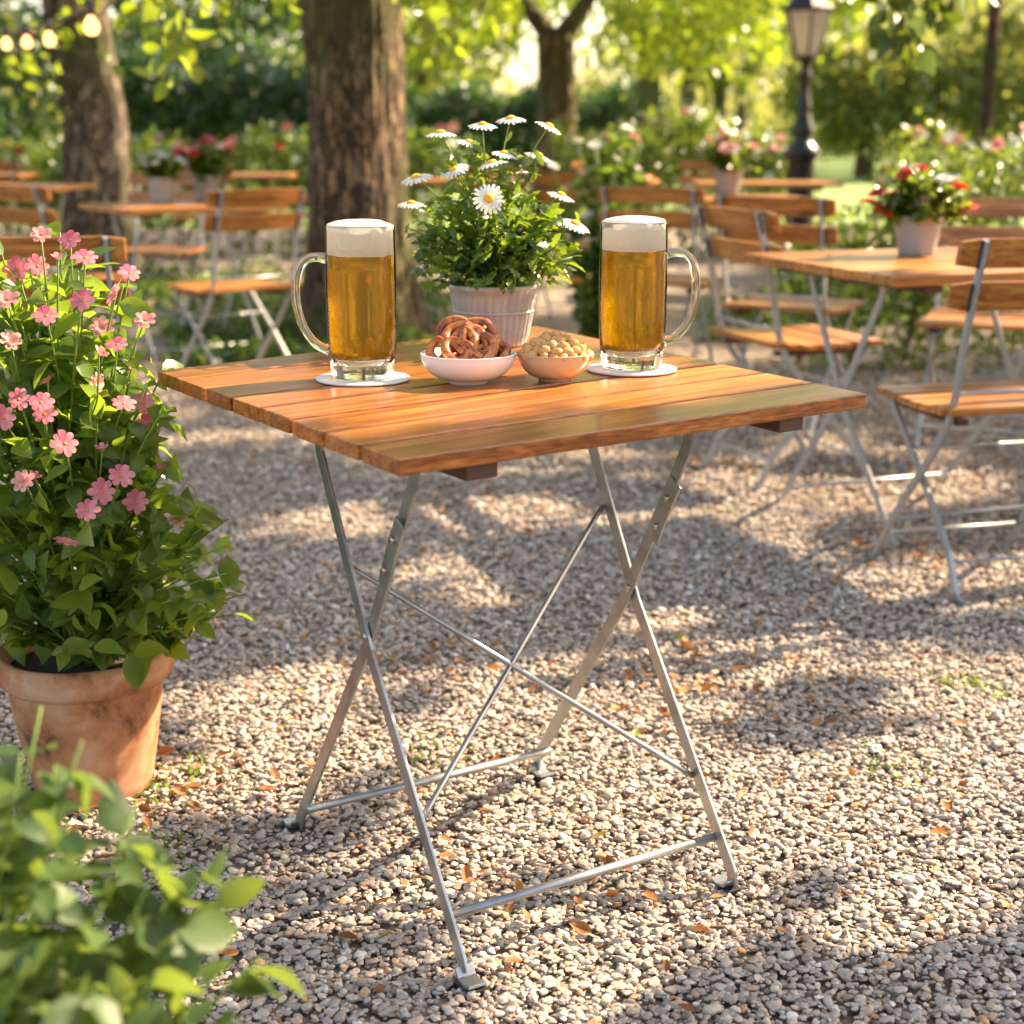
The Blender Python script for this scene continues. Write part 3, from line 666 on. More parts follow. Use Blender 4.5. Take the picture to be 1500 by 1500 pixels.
# ------------------------------------------------------------------ beer mugs and coasters
def mug(p, ang, label, clabel):
    c = MB(); c.lathe([(.001,0),(.066,0),(.0685,.0008),(.069,.0022),(.0685,.0034),(.066,.0038),(.001,.0038)], 64)
    o = c.build('coaster', M['coaster']); o.location = p; tag(o, clabel, 'coaster', 'round coasters under the beer mugs')
    root = empty('beer_mug', (p.x, p.y, p.z+.0042), ang, label, 'beer mug', 'beer mugs on the front table')
    H = .219
    def outer(z): return .0455+.0045*min(1, z/.06)+.0012*math.sin(min(1, z/H)*PI)
    b = MB(); prof = [(.001,.003),(.030,.003),(.040,0),(.0445,.0015),(.0462,.006)]
    prof += [(outer(z), z) for z in [.012+.0207*i/2 for i in range(19)]]+[(outer(H)-.0002, H-.003),(outer(H)-.0012, H-.0005),(outer(H)-.0024, H-.001)]
    prof += [(outer(z)-.0035, z) for z in [H-.004, .17, .12, .07, .035]]+[(.0425,.026),(.036,.0205),(.02,.0185),(.001,.018)]
    # lower solid foot in refractive glass, wall above in thin glass
    b.lathe([(.001,.003),(.030,.003),(.040,0),(.0445,.0015),(.0462,.006),(outer(.012),.012),(outer(.02),.020),(outer(.03),.030),(outer(.03)-.0035,.0302),(.0425,.026),(.036,.0205),(.02,.0185),(.001,.018)], 64)
    b.build('mug_foot', M['glass'], root)
    b = MB(); zs = [.0305]+[.0305+(H-.034)*(i+1)/16 for i in range(16)]
    b.lathe([(outer(z), z) for z in zs]+[(outer(H)-.0003,H-.0015),(outer(H)-.0015,H),(outer(H)-.003,H-.0015)]+[(outer(z)-.0034, z) for z in zs[::-1]], 64, closed=True)
    b.build('mug_wall', M['wall'], root)
    b = MB(); r0 = outer(.15)-.0015
    pts = [(r0-.001,.172),(r0+.012,.174),(r0+.026,.172),(r0+.037,.162),(r0+.043,.146),(r0+.045,.125),(r0+.043,.10),(r0+.036,.075),(r0+.024,.055),(r0+.010,.044),(r0-.001,.040)]
    q = []
    for i in range(len(pts)-1):
        p0, p1, p2, p3 = [Vector((*pts[max(0, min(len(pts)-1, k))], 0)) for k in (i-1, i, i+1, i+2)]
        for t in (0, .25, .5, .75):
            v = .5*((2*p1)+(-p0+p2)*t+(2*p0-5*p1+4*p2-p3)*t*t+(-p0+3*p1-3*p2+p3)*t**3); q.append((v.x, 0, v.y))
    q.append((pts[-1][0], 0, pts[-1][1])); n = len(q)
    b.sweep(q, [(.0088*math.cos(2*PI*j/16), .0066*math.sin(2*PI*j/16)) for j in range(16)], axis=(0,1,0), smooth=True, rad=[1.25-.25*min(1, i/4, (n-1-i)/4) for i in range(n)])
    b.build('handle', M['glass'], root)
    b = MB(); zf = .177; ri = lambda z: outer(z)-.0031
    b.lathe([(.001,.0183),(.02,.0188),(.036,.0208),(.0424,.0263)]+[(ri(z), z) for z in [.031,.06,.09,.12,.15,zf]]+[(.001, zf)], 64)
    b.build('beer', M['beer'], root)
    rs = random.Random(int(ang*100)); b = MB()
    b.lathe([(.001,zf+.0003),(ri(zf)-.001,zf+.0003),(ri(zf),zf+.001),(ri(.19),.19),(ri(.21),.208),(.0465,H-.0005),(.043,H+.003),(.033,H+.006),(.018,H+.008),(.001,H+.0085)], 64,
            wob=lambda a, z, r: 0 if z < .209 else .002*math.sin(3*a+z*400)+.0015*math.sin(7*a))
    b.build('foam', M['foam'], root)
    # bubbles
    n = 360; a = rng.uniform(0, 2*PI, n); z = .03+.138*rng.random(n); rr = outer(.1)-.0031-.0002*rng.random(n)
    z[: n//2] = .03+.10*rng.random(n//2)**1.6; rr = np.array([outer(q_) for q_ in z])-.0030; s = rng.uniform(.0003,.00085,n); s[:14] *= 1.6
    b = MB(); oc = [(1,0,0),(0,1,0),(-1,0,0),(0,-1,0),(0,0,1),(0,0,-1)]; of = [(0,1,4),(1,2,4),(2,3,4),(3,0,4),(1,0,5),(2,1,5),(3,2,5),(0,3,5)]
    for i in range(n):
        c0 = (rr[i]*math.cos(a[i]), rr[i]*math.sin(a[i]), z[i]); b.add([(c0[0]+v[0]*s[i], c0[1]+v[1]*s[i], c0[2]+v[2]*s[i]) for v in oc], of, True)
    o = b.build('bubbles', M['bubble'], root, recalc=False); o['kind'] = 'stuff'
ZT = .7458
mug(P(532,556,ZT), R(183), 'left beer mug full of golden lager with its handle pointing left', 'off white round coaster under the left beer mug')
mug(P(925,542,ZT), R(-4), 'right beer mug full of golden lager with its handle pointing right', 'off white round coaster under the right beer mug')

# ------------------------------------------------------------------ bowls with pretzels and nuts
def bowl(p, r, h, name, label, m, foot):
    b = MB(); o = [(.001,.003),(foot*.85,.003),(foot*.9,0),(foot,0),(foot*1.02,.005)]
    for i in range(9):
        t = (i+1)/9; o.append((foot+(r-foot)*math.sin(t*PI/2)**.9, .005+(h-.005)*(1-math.cos(t*PI/2))**.85))
    o += [(r+.0005,h+.0008),(r-.0012,h+.0016),(r-.003,h+.0006)]
    for i in range(8):
        t = 1-(i+1)/9; o.append((foot+(r-foot)*math.sin(t*PI/2)**.9-.0035, .0095+(h-.009)*(1-math.cos(t*PI/2))**.85))
    o += [(foot*.6,.008),(.001,.0075)]
    b.lathe(o, 64); ob = b.build(name, m); ob.location = p; return tag(ob, label, 'bowl')
bp = P(686,560,ZT); bowl(bp, .0695, .042, 'snack_bowl', 'glossy white bowl filled with pretzels between the mugs', M['white_bowl'], .029)
npos = P(813,557,ZT); bowl(npos, .0545, .040, 'snack_bowl', 'small tan bowl filled with nuts beside the pretzels', M['tan_bowl'], .024)
def pretzel_path(s, rs):
    c = [(.36,-.70,.10),(.14,-.28,.12),(-.02,.02,.16),(-.22,.32,.05),(-.52,.60,0),(-.88,.50,0),(-1.02,.08,0),(-.88,-.42,0),(-.45,-.84,0),(0,-.95,0),(.45,-.84,0),(.88,-.42,0),(1.02,.08,0),(.88,.50,0),(.52,.60,0),(.22,.32,.05),(.02,.02,-.06),(-.14,-.28,.12),(-.36,-.70,.10)]
    c = [Vector((x+rs.uniform(-.05,.05), y+rs.uniform(-.05,.05), z))*s for x, y, z in c]; q = []
    for i in range(len(c)-1):
        p0, p1, p2, p3 = [c[max(0, min(len(c)-1, k))] for k in (i-1, i, i+1, i+2)]
        for t in (0, .25, .5, .75): q.append(.5*((2*p1)+(-p0+p2)*t+(2*p0-5*p1+4*p2-p3)*t*t+(-p0+3*p1-3*p2+p3)*t**3))
    q.append(c[-1]); return q
rs = random.Random(5)
plist = [((-.023,-.004,.060),(.85,-.35,.5),.032),((.024,-.002,.060),(.85,.35,-.7),.032),((.003,-.014,.058),(.75,.05,.2),.033),((.004,.006,.068),(.70,-.1,2.9),.036),((-.016,.020,.062),(1.1,-.2,1.9),.033),((.020,.022,.058),(1.1,.2,-1.3),.033),((0,.0,.040),(.1,.0,2.9),.036)]
pl = ['pretzel leaning at the left rim of the white bowl','pretzel leaning at the right rim of the white bowl','pretzel at the front of the pile in the white bowl','topmost pretzel of the pile in the white bowl','pretzel standing at the back left of the white bowl','pretzel standing at the back right of the white bowl','lowest pretzel lying flat inside the white bowl']
for (o_, rot, s), lb in zip(plist, pl):
    b = MB(); q = pretzel_path(s*1.03, rs); n = len(q)
    b.tube(q, .0068, 12, rad=[(.62+.45*math.sin(PI*i/(n-1))) for i in range(n)])
    ob = b.build('pretzel', M['pretzel']); ob.location = bp+Vector(o_)-Vector((0,0,.007)); ob.rotation_euler = (Matrix.Rotation(rot[1], 3, 'Z') @ Matrix.Rotation(rot[0], 3, 'X') @ Matrix.Rotation(rot[2], 3, 'Z')).to_euler(); tag(ob, lb, 'pretzel', 'pretzels in the white bowl')
nb = []
for k in range(3):
    b = MB(); pr = []
    for i in range(9):
        t = i/8*PI; pr.append((max(.0001, .0078*math.sin(t)*(1+.06*k*math.cos(2*t))), -.0088*math.cos(t)))
    b.lathe(pr, 14, wob=lambda a, z, r: .0006*math.sin(2*a+k+z*300)+.0004*math.sin(3*a)); nb.append(b)
nm = [b.build('nut', M['nut']) for b in nb]; cnt = 0; placed = []
for ring, (rr, z, n) in enumerate([(.047,.038,19),(.036,.041,15),(.040,.047,16),(.026,.050,11),(.030,.054,11),(.013,.057,6),(.016,.061,5),(.0,.065,1)]):
    for i in range(n):
        a = 2*PI*(i+.5*(ring % 2))/n; o = nm[cnt] if cnt < 3 else nm[cnt % 3].copy()
        if cnt >= 3: COL.objects.link(o)
        o.location = npos+Vector((rr*math.cos(a)+rs.uniform(-.002,.002), rr*math.sin(a)+rs.uniform(-.002,.002), z+rs.uniform(-.001,.0025)))
        o.rotation_euler = (rs.uniform(0,6), rs.uniform(0,6), rs.uniform(0,6)); cnt += 1
        tag(o, 'roasted pale brown nut heaped in the small tan bowl', 'nut', 'nuts in the tan bowl')

# ------------------------------------------------------------------ flowers and potted plants
def flower_meshes(name, n, r, pm, cm, shape='petal', cr=.25, cup=.35, wf=.62, rows=1, ch=.35):
    """returns petal mesh and centre mesh facing +z"""
    parts = []
    for row in range(rows):
        a = 2*PI*(np.arange(n)+.5*row+rng.uniform(-.12,.12,n))/n; rad = r*(1-.28*row)
        cu = cup+.5*row
        d = np.stack([np.cos(a), np.sin(a), np.full(n, cu)], 1); nn = np.stack([-np.cos(a)*cu, -np.sin(a)*cu, np.ones(n)], 1)
        p = np.stack([np.cos(a), np.sin(a), np.zeros(n)], 1)*r*cr*.5; p[:, 2] = .001*row
        ln = rad*(.85+.2*rng.random(n))
        parts.append(leafgeo(p, d, nn, ln, ln*wf, shape, .15, .28))
    V, F = join(parts); pet = np_mesh('petals', V, F, pm); ALL.remove(pet)
    b = MB(); b.lathe([(.0001,-.001),(r*cr,0),(r*cr*.9,r*cr*ch),(r*cr*.5,r*cr*ch*1.7),(.0001,r*cr*ch*1.9)], 12); c = b.build(name, cm); ALL.remove(c)
    pm_, cm_ = pet.data, c.data
    bpy.data.objects.remove(pet); bpy.data.objects.remove(c); return pm_, cm_
FM = {}
FM['daisy'] = [flower_meshes('flower_centre', 19, .0225, M['white'], M['yellow'], 'ray', .38, .02, .26, ch=.3) for _ in range(3)]
FM['pink'] = [flower_meshes('flower_centre', 8, .0255, M['pink'], M['centre'], 'petal', .16, .35, .62, 1) for _ in range(2)]+[flower_meshes('flower_centre', 7, .024, M['palepink'], M['centre'], 'petal', .16, .55, .6, 2)]
FM['bud'] = [flower_meshes('flower_centre', 5, .016, M['pink'], M['stem'], 'petal', .3, 1.6, .7, 1)]
FM['red'] = [flower_meshes('flower_centre', 7, .028, M['red'], M['red'], 'petal', .2, .5, .8, 3)]
FM['rose'] = [flower_meshes('flower_centre', 7, .03, M['palepink'], M['centre'], 'petal', .2, .4, .8, 2)]
FM['mid'] = [flower_meshes('flower_centre', 7, .03, M['pink'], M['centre'], 'petal', .2, .4, .8, 2)]
FM['white'] = [flower_meshes('flower_centre', 7, .026, M['white'], M['yellow'], 'petal', .2, .4, .8, 2)]
FM['orange'] = [flower_meshes('flower_centre', 7, .03, M['orange'], M['centre'], 'petal', .2, .4, .8, 2)]
FM['blue'] = [flower_meshes('flower_centre', 6, .02, M['blue'], M['centre'], 'petal', .2, .4, .8, 2)]
def put_flower(root, kind, loc, nrm, s=1.0, label=None):
    pm_, cm_ = random.choice(FM[kind]); q = Vector(nrm).to_track_quat('Z', 'Y')
    o = link(pm_, 'flower', root); o.location = loc; o.rotation_euler = (q @ Vector((0,0,1)).to_track_quat('Z','Y')).to_euler(); o.scale = (s, s, s)
    c = link(cm_, 'flower_centre', o)
    if label: o['label'] = label
    return o

def plant(root, base, tips, stem_r, matn_leaf, leafL, leafW, per_stem, shape, flowerkinds, tipn=None, bend=.35, leafstart=.15, fl_scale=1, extra=None, dl=.25):
    """stems from base to tips (local coords) with leaves along them and flowers on top"""
    st = MB(); lp, ld = [], []
    for i, (tip, kind) in enumerate(tips):
        b0 = Vector(base)+Vector((random.uniform(-1,1), random.uniform(-1,1), 0))*stem_r*14; t_ = Vector(tip)
        mid = Vector((b0.x+(t_.x-b0.x)*(1-bend)*.5+random.uniform(-.01,.01), b0.y+(t_.y-b0.y)*(1-bend)*.5, b0.z+(t_.z-b0.z)*.62))
        q = [b0*(1-t)**2+mid*2*t*(1-t)+t_*t*t for t in [k/8 for k in range(9)]]
        st.tube(q, stem_r, 6, rad=[1.3-.09*k for k in range(9)])
        m = int(per_stem*(1.7 if kind else 1)) if isinstance(per_stem, int) else per_stem(t_)
        for _ in range(m):
            t = leafstart+(1-leafstart-(.12 if kind else 0))*random.random(); a = b0*(1-t)**2+mid*2*t*(1-t)+t_*t*t
            dd = Vector((random.gauss(0,1), random.gauss(0,1), random.gauss(dl,.5))).normalized()
            lp.append(a); ld.append(dd)
        if kind:
            n_ = tipn[i] if tipn and tipn[i] else (random.gauss(.1,.35), random.gauss(-.15,.35), 1)
            put_flower(root, kind, t_, n_, fl_scale*random.uniform(.85,1.08))
    st.build('stems', M['stem'], root, recalc=False)
    lp = np.array([tuple(v) for v in lp]); ld = np.array([tuple(v) for v in ld])
    if extra is not None: lp = np.concatenate([lp, extra[0]]); ld = np.concatenate([ld, extra[1]])
    n = len(lp); ln = leafL*(.55+.7*rng.random(n))
    V, F = leafgeo(lp, ld, rdir(n, 1.3), ln, ln*leafW, shape, .25, .35)
    np_mesh('foliage', V, F, M[matn_leaf], root)
def pot(root, r0, r1, h, matn, flute=0, rim=.006, rimh=.018, soil=True, name='pot'):
    b = MB(); n = 120 if flute else 56
    prof = [(.001,.0),(r0*.96,0),(r0,.003)]+[(r0+(r1-r0)*t, .003+(h-rimh-.003)*t) for t in (.15,.3,.45,.6,.75,.9,1.0)]
    prof += [(r1+rim,h-rimh+.003),(r1+rim*1.15,h-.004),(r1+rim*.8,h),(r1+rim*.2,h+.0005),(r1-.004,h-.003),(r1-.006,h-rimh),(r1-.008,h-rimh*1.6)]
    f = (lambda a, z, r: (.0026*math.cos(a*flute) if .004 < z < h-rimh-.001 and r > r0*.97 else 0)) if flute else None
    b.lathe(prof, n, wob=f); p_ = b.build(name, M[matn], root)
    b = MB(); b.lathe([(.001,h-rimh*1.3+.006),(r1*.5,h-rimh*1.3+.003),(r1-.005,h-rimh*1.3)], 24); b.build('soil', M['soil'], root)
    return p_
# daisies
pb = P(723,504,ZT); root = empty('daisy_pot', pb, 0, 'fluted cream pot of white daisies at the back of the front table', 'potted plant')
pot(root, .0555, .0735, .103, 'cream_pot', 34, .004, .010)
b = MB(); b.tube([(.0675*math.cos(2*PI*i/60), .0675*math.sin(2*PI*i/60), .058) for i in range(60)], .0024, 8, closed=True); b.build('pot_band', M['cream_pot'], root)
dp = [(645,194,-.05,0),(707,182,0,0),(748,173,.05,0),(805,184,.02,0),(688,208,.03,0),(739,224,-.02,0),(720,238,-.05,0),(789,227,.04,0),(664,247,-.04,0),(609,259,0,0),(716,290,-.10,1),(602,297,.02,0),(843,327,0,0),(822,285,.05,0),(760,250,.09,0)]
tips, tn = [], []
for px, py, dy, fc in dp:
    w = PD(px, py, pb.y+dy)-pb; tips.append((tuple(w), 'daisy')); tn.append((.1,-1,.35) if fc else (random.gauss(.12,.22)+(w.x)*1.2, random.gauss(-.18,.15), 1))
for _ in range(40):
    a = random.random()*2*PI; r = .165*random.random()**.5; tips.append(((r*math.cos(a)*1.0, r*math.sin(a)*.8, .13+.24*random.random()*(1-r/.26)), None)); tn.append(None)
n = 520; u = rdir(n)*(.35+.65*rng.random((n,1))**.5); u[:, 2] = np.abs(u[:, 2]); ep = u*np.array([.125,.11,.15])+np.array([.0,0,.105]); ed = unit(u+rdir(n)*.7+np.array([0,0,.1]))
plant(root, (0,0,.09), tips, .0016, 'leaf_daisy', .030, .50, lambda t: 20 if t.z < .33 else 22, 'lobed', None, tn, extra=(ep, ed), leafstart=.1)
# terracotta pot with the pink shrub
tb = P(138,1156,0); root = empty('terracotta_pot', tb, 0, 'large weathered terracotta pot with a tall pink flowering shrub at the left', 'potted plant')
b = MB(); prof = [(.001,0),(.088,0),(.094,.004),(.100,.03),(.111,.09),(.121,.15),(.128,.20),(.130,.205),(.139,.207),(.145,.214),(.148,.228),(.149,.245),(.146,.256),(.139,.259),(.131,.256),(.127,.245),(.125,.22)]
b.lathe(prof, 72, wob=lambda a, z, r: .0012*math.sin(5*a+z*20)+.0008*math.sin(11*a)); b.build('pot', M['terra'], root)
b = MB(); b.lathe([(.001,.238),(.06,.234),(.126,.228)], 30, wob=lambda a,z,r: .003*math.sin(9*a)); b.build('soil', M['soil'], root)
fl = [(68,463,2.27),(120,440,2.25),(60,345,2.35),(103,352,2.38),(125,378,2.3),(170,432,2.3),(212,470,2.35),(172,505,2.3),(60,590,2.2),(27,585,2.25),(65,607,2.2),(181,592,2.3),(220,620,2.35),(5,612,2.2),(177,698,2.2),(128,748,2.15),(98,795,2.17),(10,440,2.3),(260,760,2.35),(25,395,2.4),(15,500,2.3),(45,520,2.45),(118,600,2.5),(140,560,2.3),(210,590,2.35),(95,650,2.2),(150,720,2.2),(200,735,2.3),(35,705,2.2),(70,560,2.3),(55,390,2.4),(190,400,2.4),(150,480,2.35),(-30,520,2.4),(-40,640,2.3)]
tips, tn = [], []
for px, py, yy in fl:
    tips.append((tuple(PD(px, py, yy)-tb), 'pink')); tn.append((random.gauss(.15,.4), random.gauss(-.75,.3), random.gauss(.55,.25)))
env = [(340,870),(330,800),(300,770),(255,720),(225,640),(215,560),(200,500),(180,420),(330,840),(300,900),(290,830),(250,880),(345,900),(240,600),(350,855),(335,760),(305,930),(360,870),(290,745),(270,920)]
for px, py in [(235,690),(85,380),(145,520),(205,660),(30,470),(90,640),(150,660),(190,540),(50,700)]:
    tips.append((tuple(PD(px, py, 2.3+random.uniform(-.1,.1))-tb), 'bud')); tn.append((random.gauss(.2,.3), -.3, 1))
for px, py in env: tips.append((tuple(PD(px, py, 2.3+random.uniform(-.1,.15))-tb), None)); tn.append(None)
for _ in range(70):
    z = random.uniform(.28,.97); rr = (.31 if z < .5 else .31-.30*(z-.5))*random.random()**.5; a = random.random()*2*PI
    tips.append(((rr*math.cos(a)-.06, rr*math.sin(a)*.85-.06, z), None)); tn.append(None)
n = 520; zz = rng.uniform(.31,.90,n); rr = np.where(zz < .5, .27, .27-.28*(zz-.5))*rng.random(n)**.5; a = rng.uniform(0,2*PI,n)
ep = np.stack([rr*np.cos(a)-.05, rr*np.sin(a)*.9-.06, zz], 1); ed = unit(np.stack([np.cos(a), np.sin(a), np.zeros(n)], 1)*.6+rdir(n)*.8)
plant(root, (0,0,.23), tips, .0022, 'leaf_pink', .050, .60, 16, 'oval', None, tn, extra=(ep, ed), leafstart=.22, bend=.2, fl_scale=.74)
# table pots behind
def table_pot(p, r0, r1, h, matn, label, kinds, nfl, fh, fr, nleaf, scale=1, spots=None, group='small pots of flowers on the rear tables'):
    root = empty('flower_pot', p, 0, label, 'potted plant', group)
    pot(root, r0, r1, h, matn, rim=.003, rimh=.012)
    tips = []
    if spots:
        for px, py, k in spots: tips.append((tuple(PD(px, py, p.y-.04+random.uniform(-.05,.05))-p), k))
    else:
        for i in range(nfl):
            a = random.random()*2*PI; r = fr*random.random()**.5; tips.append(((r*math.cos(a), r*math.sin(a), h+fh*(1-.5*(r/fr)**2)*random.uniform(.75,1)), random.choice(kinds)))
    for _ in range(22):
        a = random.random()*2*PI; r = fr*random.random()**.5; tips.append(((r*math.cos(a), r*math.sin(a), h+fh*.75*random.random()), None))
    plant(root, (0,0,h*.85), tips, .0016, 'leaf_hedge', .042, .6, nleaf//(len(tips)), 'oval', None, None, fl_scale=scale)
table_pot(P(1342,373,.746), .052, .070, .112, 'grey_pot', 'grey pot of red and pink blossoms on the right table', None, 0, .12, .14, 900,
          spots=[(1325,255,'red'),(1348,248,'red'),(1285,284,'red'),(1272,297,'red'),(1293,310,'red'),(1350,295,'rose'),(1311,285,'mid'),(1405,275,'red'),(1418,308,'mid'),(1380,283,'rose'),(1383,263,'white'),(1330,287,'mid'),(1365,300,'rose')])
table_pot(P(1066,286,.746), .058, .078, .135, 'grey_pot', 'pale pot of creamy white flowers on the table left of the lamp', ['white','rose'], 26, .24, .17, 900, 1.0)
table_pot(P(238,298,.746), .052, .068, .125, 'grey_pot', 'left one of the two grey pots, with yellow white flowers', ['white'], 22, .13, .13, 700, .8)
table_pot(P(304,295,.746), .055, .072, .13, 'grey_pot', 'right one of the two grey pots, with red and pink flowers', ['red','mid','red'], 16, .19, .16, 700, 1.1)

# foreground shrub (out of focus)
fb = Vector((-.50, 1.22, 0)); root = empty('foreground_shrub', fb, 0, 'blurred leafy green shrub in the lower left foreground', 'shrub')
tips = []
for px, py, yy in [(60,1010,1.25),(120,1060,1.2),(30,1080,1.2),(180,1210,1.2),(240,1230,1.15),(330,1390,1.1),(380,1380,1.1),(270,1340,1.1),(350,1470,1.05),(300,1250,1.2),(200,1150,1.25),(100,1180,1.15),(60,1250,1.1),(150,1300,1.1),(230,1400,1.05),(20,1180,1.15),(80,1100,1.2),(280,1480,1.05),(140,1420,1.0),(40,1380,1.05),(200,1490,1.0),(10,1300,1.1),(-40,1100,1.2),(-60,1200,1.1),(100,1500,1.0),(320,1300,1.15),(255,1290,1.2)]:
    tips.append((tuple(PD(px, py+25, yy)-fb), None))
plant(root, (0,0,0), tips, .0022, 'leaf_fore', .050, .62, 18, 'oval', None, None, leafstart=.45, bend=.1, dl=.1)

# ------------------------------------------------------------------ hedges, bushes, ground cover
def hedge(name, c, size, n, L0, matn, label, cat='hedge', flowers=(), fcount=0, fs=1.6, group=None, shape='cheap', core=True):
    root = empty(name, c, 0, label, cat, group); sx, sy, sz = size
    q = rng.uniform(-1,1,(n,3)); q = q*np.array([sx/2, sy/2, 1]); q[:, 2] = sz*(1-np.abs(rng.normal(size=n))*.35)
    bumpy = .10*np.sin(q[:, 0]*4.1+c[0])+.07*np.sin(q[:, 0]*9.3+q[:, 1]*5)+.05*np.sin(q[:, 1]*11)
    q[:, 2] = np.clip(q[:, 2]+bumpy*sz, .02, None); m = n//3
    q[:m, 1] = -sy/2+np.abs(rng.normal(size=m))*.12; q[:m, 2] = rng.uniform(.02, 1, m)*(sz+bumpy[:m]*sz)
    V, F = leafgeo(q, rdir(n, .2), rdir(n, .8)+np.array([0,-.4,0]), L0*(.6+.7*rng.random(n)), L0*.6, shape, .2, .25)
    np_mesh('foliage', V, F, M[matn], root)
    b = MB(); k = max(3, int(sx*3))
    for i in range(k):
        x = -sx/2+sx*(i+.5)/k; b.tube([(x,0,0),(x+random.uniform(-.1,.1),random.uniform(-.1,.1),sz*.5),(x+random.uniform(-.2,.2),random.uniform(-.2,.2),sz*.85)], .012, 6)
    b.build('stems', M['twig'], root, recalc=False)
    for i in range(fcount):
        x = random.uniform(-sx/2,sx/2); y = random.uniform(-sy/2, sy/2*.3); z = sz*(1.0+.10*math.sin(x*4.1+c[0]))+.03
        if random.random() < .5: y = -sy/2-.03; z = random.uniform(.35,1)*sz
        put_flower(root, random.choice(flowers), (x, y, z), (random.gauss(.1,.4), random.gauss(-.6,.3), .7), fs)
    return root
hedge('flowering_hedge', (3.75,8.7,0), (3.4,1.3,1.08), 9000, .06, 'leaf_hedge', 'bright flowering hedge at the right edge behind the right table', flowers=['white','rose','rose'], fcount=46, fs=1.2)
hedge('flowering_hedge', (1.45,14.2,0), (2.2,1.0,1.10), 5000, .08, 'leaf_hedge', 'light green hedge behind the pale flower pot, left of the lamp', flowers=['white','rose'], fcount=22, fs=1.5)
hedge('flowering_hedge', (-3.2,14.6,0), (5.4,.9,.98), 9000, .08, 'leaf_hedge', 'long low flowering hedge behind the left tables', flowers=['rose','mid','white','red','rose'], fcount=60, fs=1.6)
hedge('flower_bed', (2.35,7.55,0), (1.0,.5,.50), 1600, .05, 'leaf_hedge', 'low bed of blue and pink flowers right of the right table', 'flower bed', flowers=['blue','blue','mid'], fcount=26, fs=1.2)
hedge('yellow_shrub', (1.62,7.5,0), (.75,.5,.62), 1800, .05, 'leaf_hedge', 'small yellow green shrub behind the right table', 'shrub')
hedge('dark_bush', (-5.6,12.2,0), (3.4,1.6,2.3), 11000, .11, 'leaf_dark', 'tall dark bush at the upper left edge behind the left trunk', 'bush')
for x, y, w, h, lb in [(-8.5,23,5,2.6,'leftmost dark evergreen hedge block in the distance'),(-3.6,24,4.2,1.95,'dark hedge block in the gap between the two left trunks'),(.4,31,4.8,1.75,'dark hedge block behind the daisies')]:
    hedge('evergreen_hedge', (x,y,0), (w,1.8,h), 7000, .16, 'leaf_dark', lb, group='dark hedge blocks in the distance')
# rose bush between the daisies and the right mug
root = empty('rose_bush', (.42,7.6,0), 0, 'tall loose rose bush with orange and white blossoms between daisies and right mug', 'shrub')
tips = []
for _ in range(34):
    z = random.uniform(.35,1.12); r = .27*random.random()**.5; a = random.random()*6.28; tips.append(((r*math.cos(a), r*math.sin(a), z), random.choice(['orange','white','rose','white',None,None])))
plant(root, (0,0,0), tips, .004, 'leaf_ivy', .075, .6, 26, 'oval', None, None, fl_scale=1.1)
# climbing plant by the left tables, single leafy sprigs
root = empty('leafy_sapling', (-2.15,6.1,0), 0, 'leafy young plant among the chairs at the left edge', 'plant')
tips = [((random.gauss(0,.12), random.gauss(0,.12), random.uniform(.45,.86)), None) for _ in range(12)]
plant(root, (0,0,0), tips, .003, 'leaf_hedge', .07, .5, 16, 'oval', None, None)
def cover(pixels, n, label, L0=.06, hh=.14, name='ground_cover'):
    ps = []
    for (x0,y0,x1,y1,w) in pixels:
        m = int(n*w); u = rng.random((m,2)); a = np.array([P(x0+(x1-x0)*i, y0+(y1-y0)*j)[:] for i, j in u])
        a[:, 2] = hh*rng.random(m)*(.5+.5*np.sin(a[:,0]*7)*np.sin(a[:,1]*5)); a[:, 2] = np.clip(a[:,2], .01, None); a += rng.normal(size=(m,3))*np.array([.06,.06,.01]); ps.append(a)
    a = np.concatenate(ps); m = len(a); ln = L0*(.6+.7*rng.random(m))
    V, F = leafgeo(a, rdir(m, .25), rdir(m, 1.4), ln, ln*.6, 'oval', .2, .3)
    tag(np_mesh(name, V, F, M['leaf_ivy']), label, 'ground cover', kind='stuff')
cover([(250,455,470,545,1.0),(440,470,620,520,.5),(195,400,420,450,.6),(560,420,640,480,.3)], 2300, 'dark leafy ground cover around the foot of the thick trunk')
cover([(1150,430,1300,480,.8),(1040,445,1160,500,.5),(1290,400,1500,440,1.0)], 1700, 'leafy ground cover under and behind the right table')

# ------------------------------------------------------------------ trees
make_tree('linden_tree', (-.82,8.4,0), 'thick mossy trunked tree in the middle left behind the left mug',
    [(0,0,-.05),(0,0,.15),(.0,0,.5),(.0,0,1.2),(-.03,0,2.2),(0,0,3.2)], [.46,.32,.262,.240,.275,.29],
    [((-.2,.6,4.0),(3.0,3.0,1.25),260,50)], [((0,0,2.4),(-1.8,.4,3.6),.11),((0,0,2.4),(1.7,.6,3.8),.11),((0,0,2.9),(.2,-1.6,4.0),.09),((0,0,2.9),(0,1.8,4.2),.09),((0,0,3.1),(.3,.2,5.2),.12)],
    nseg=110, step=.04, sprays=[(205,80,6.4,.11,34),(245,105,6.4,.11,30),(275,65,6.6,.11,30),(180,30,6.8,.10,14),(330,40,7.4,.09,18),(400,20,7.6,.09,16),(300,15,6.8,.09,18),(355,70,8.5,.09,14),
             (625,50,7.4,.10,34),(665,70,7.6,.10,30),(640,115,8.6,.09,12),(700,25,7.4,.09,16),(735,45,8.0,.09,16),(610,15,7.2,.1,14),(560,60,9.5,.09,10)])
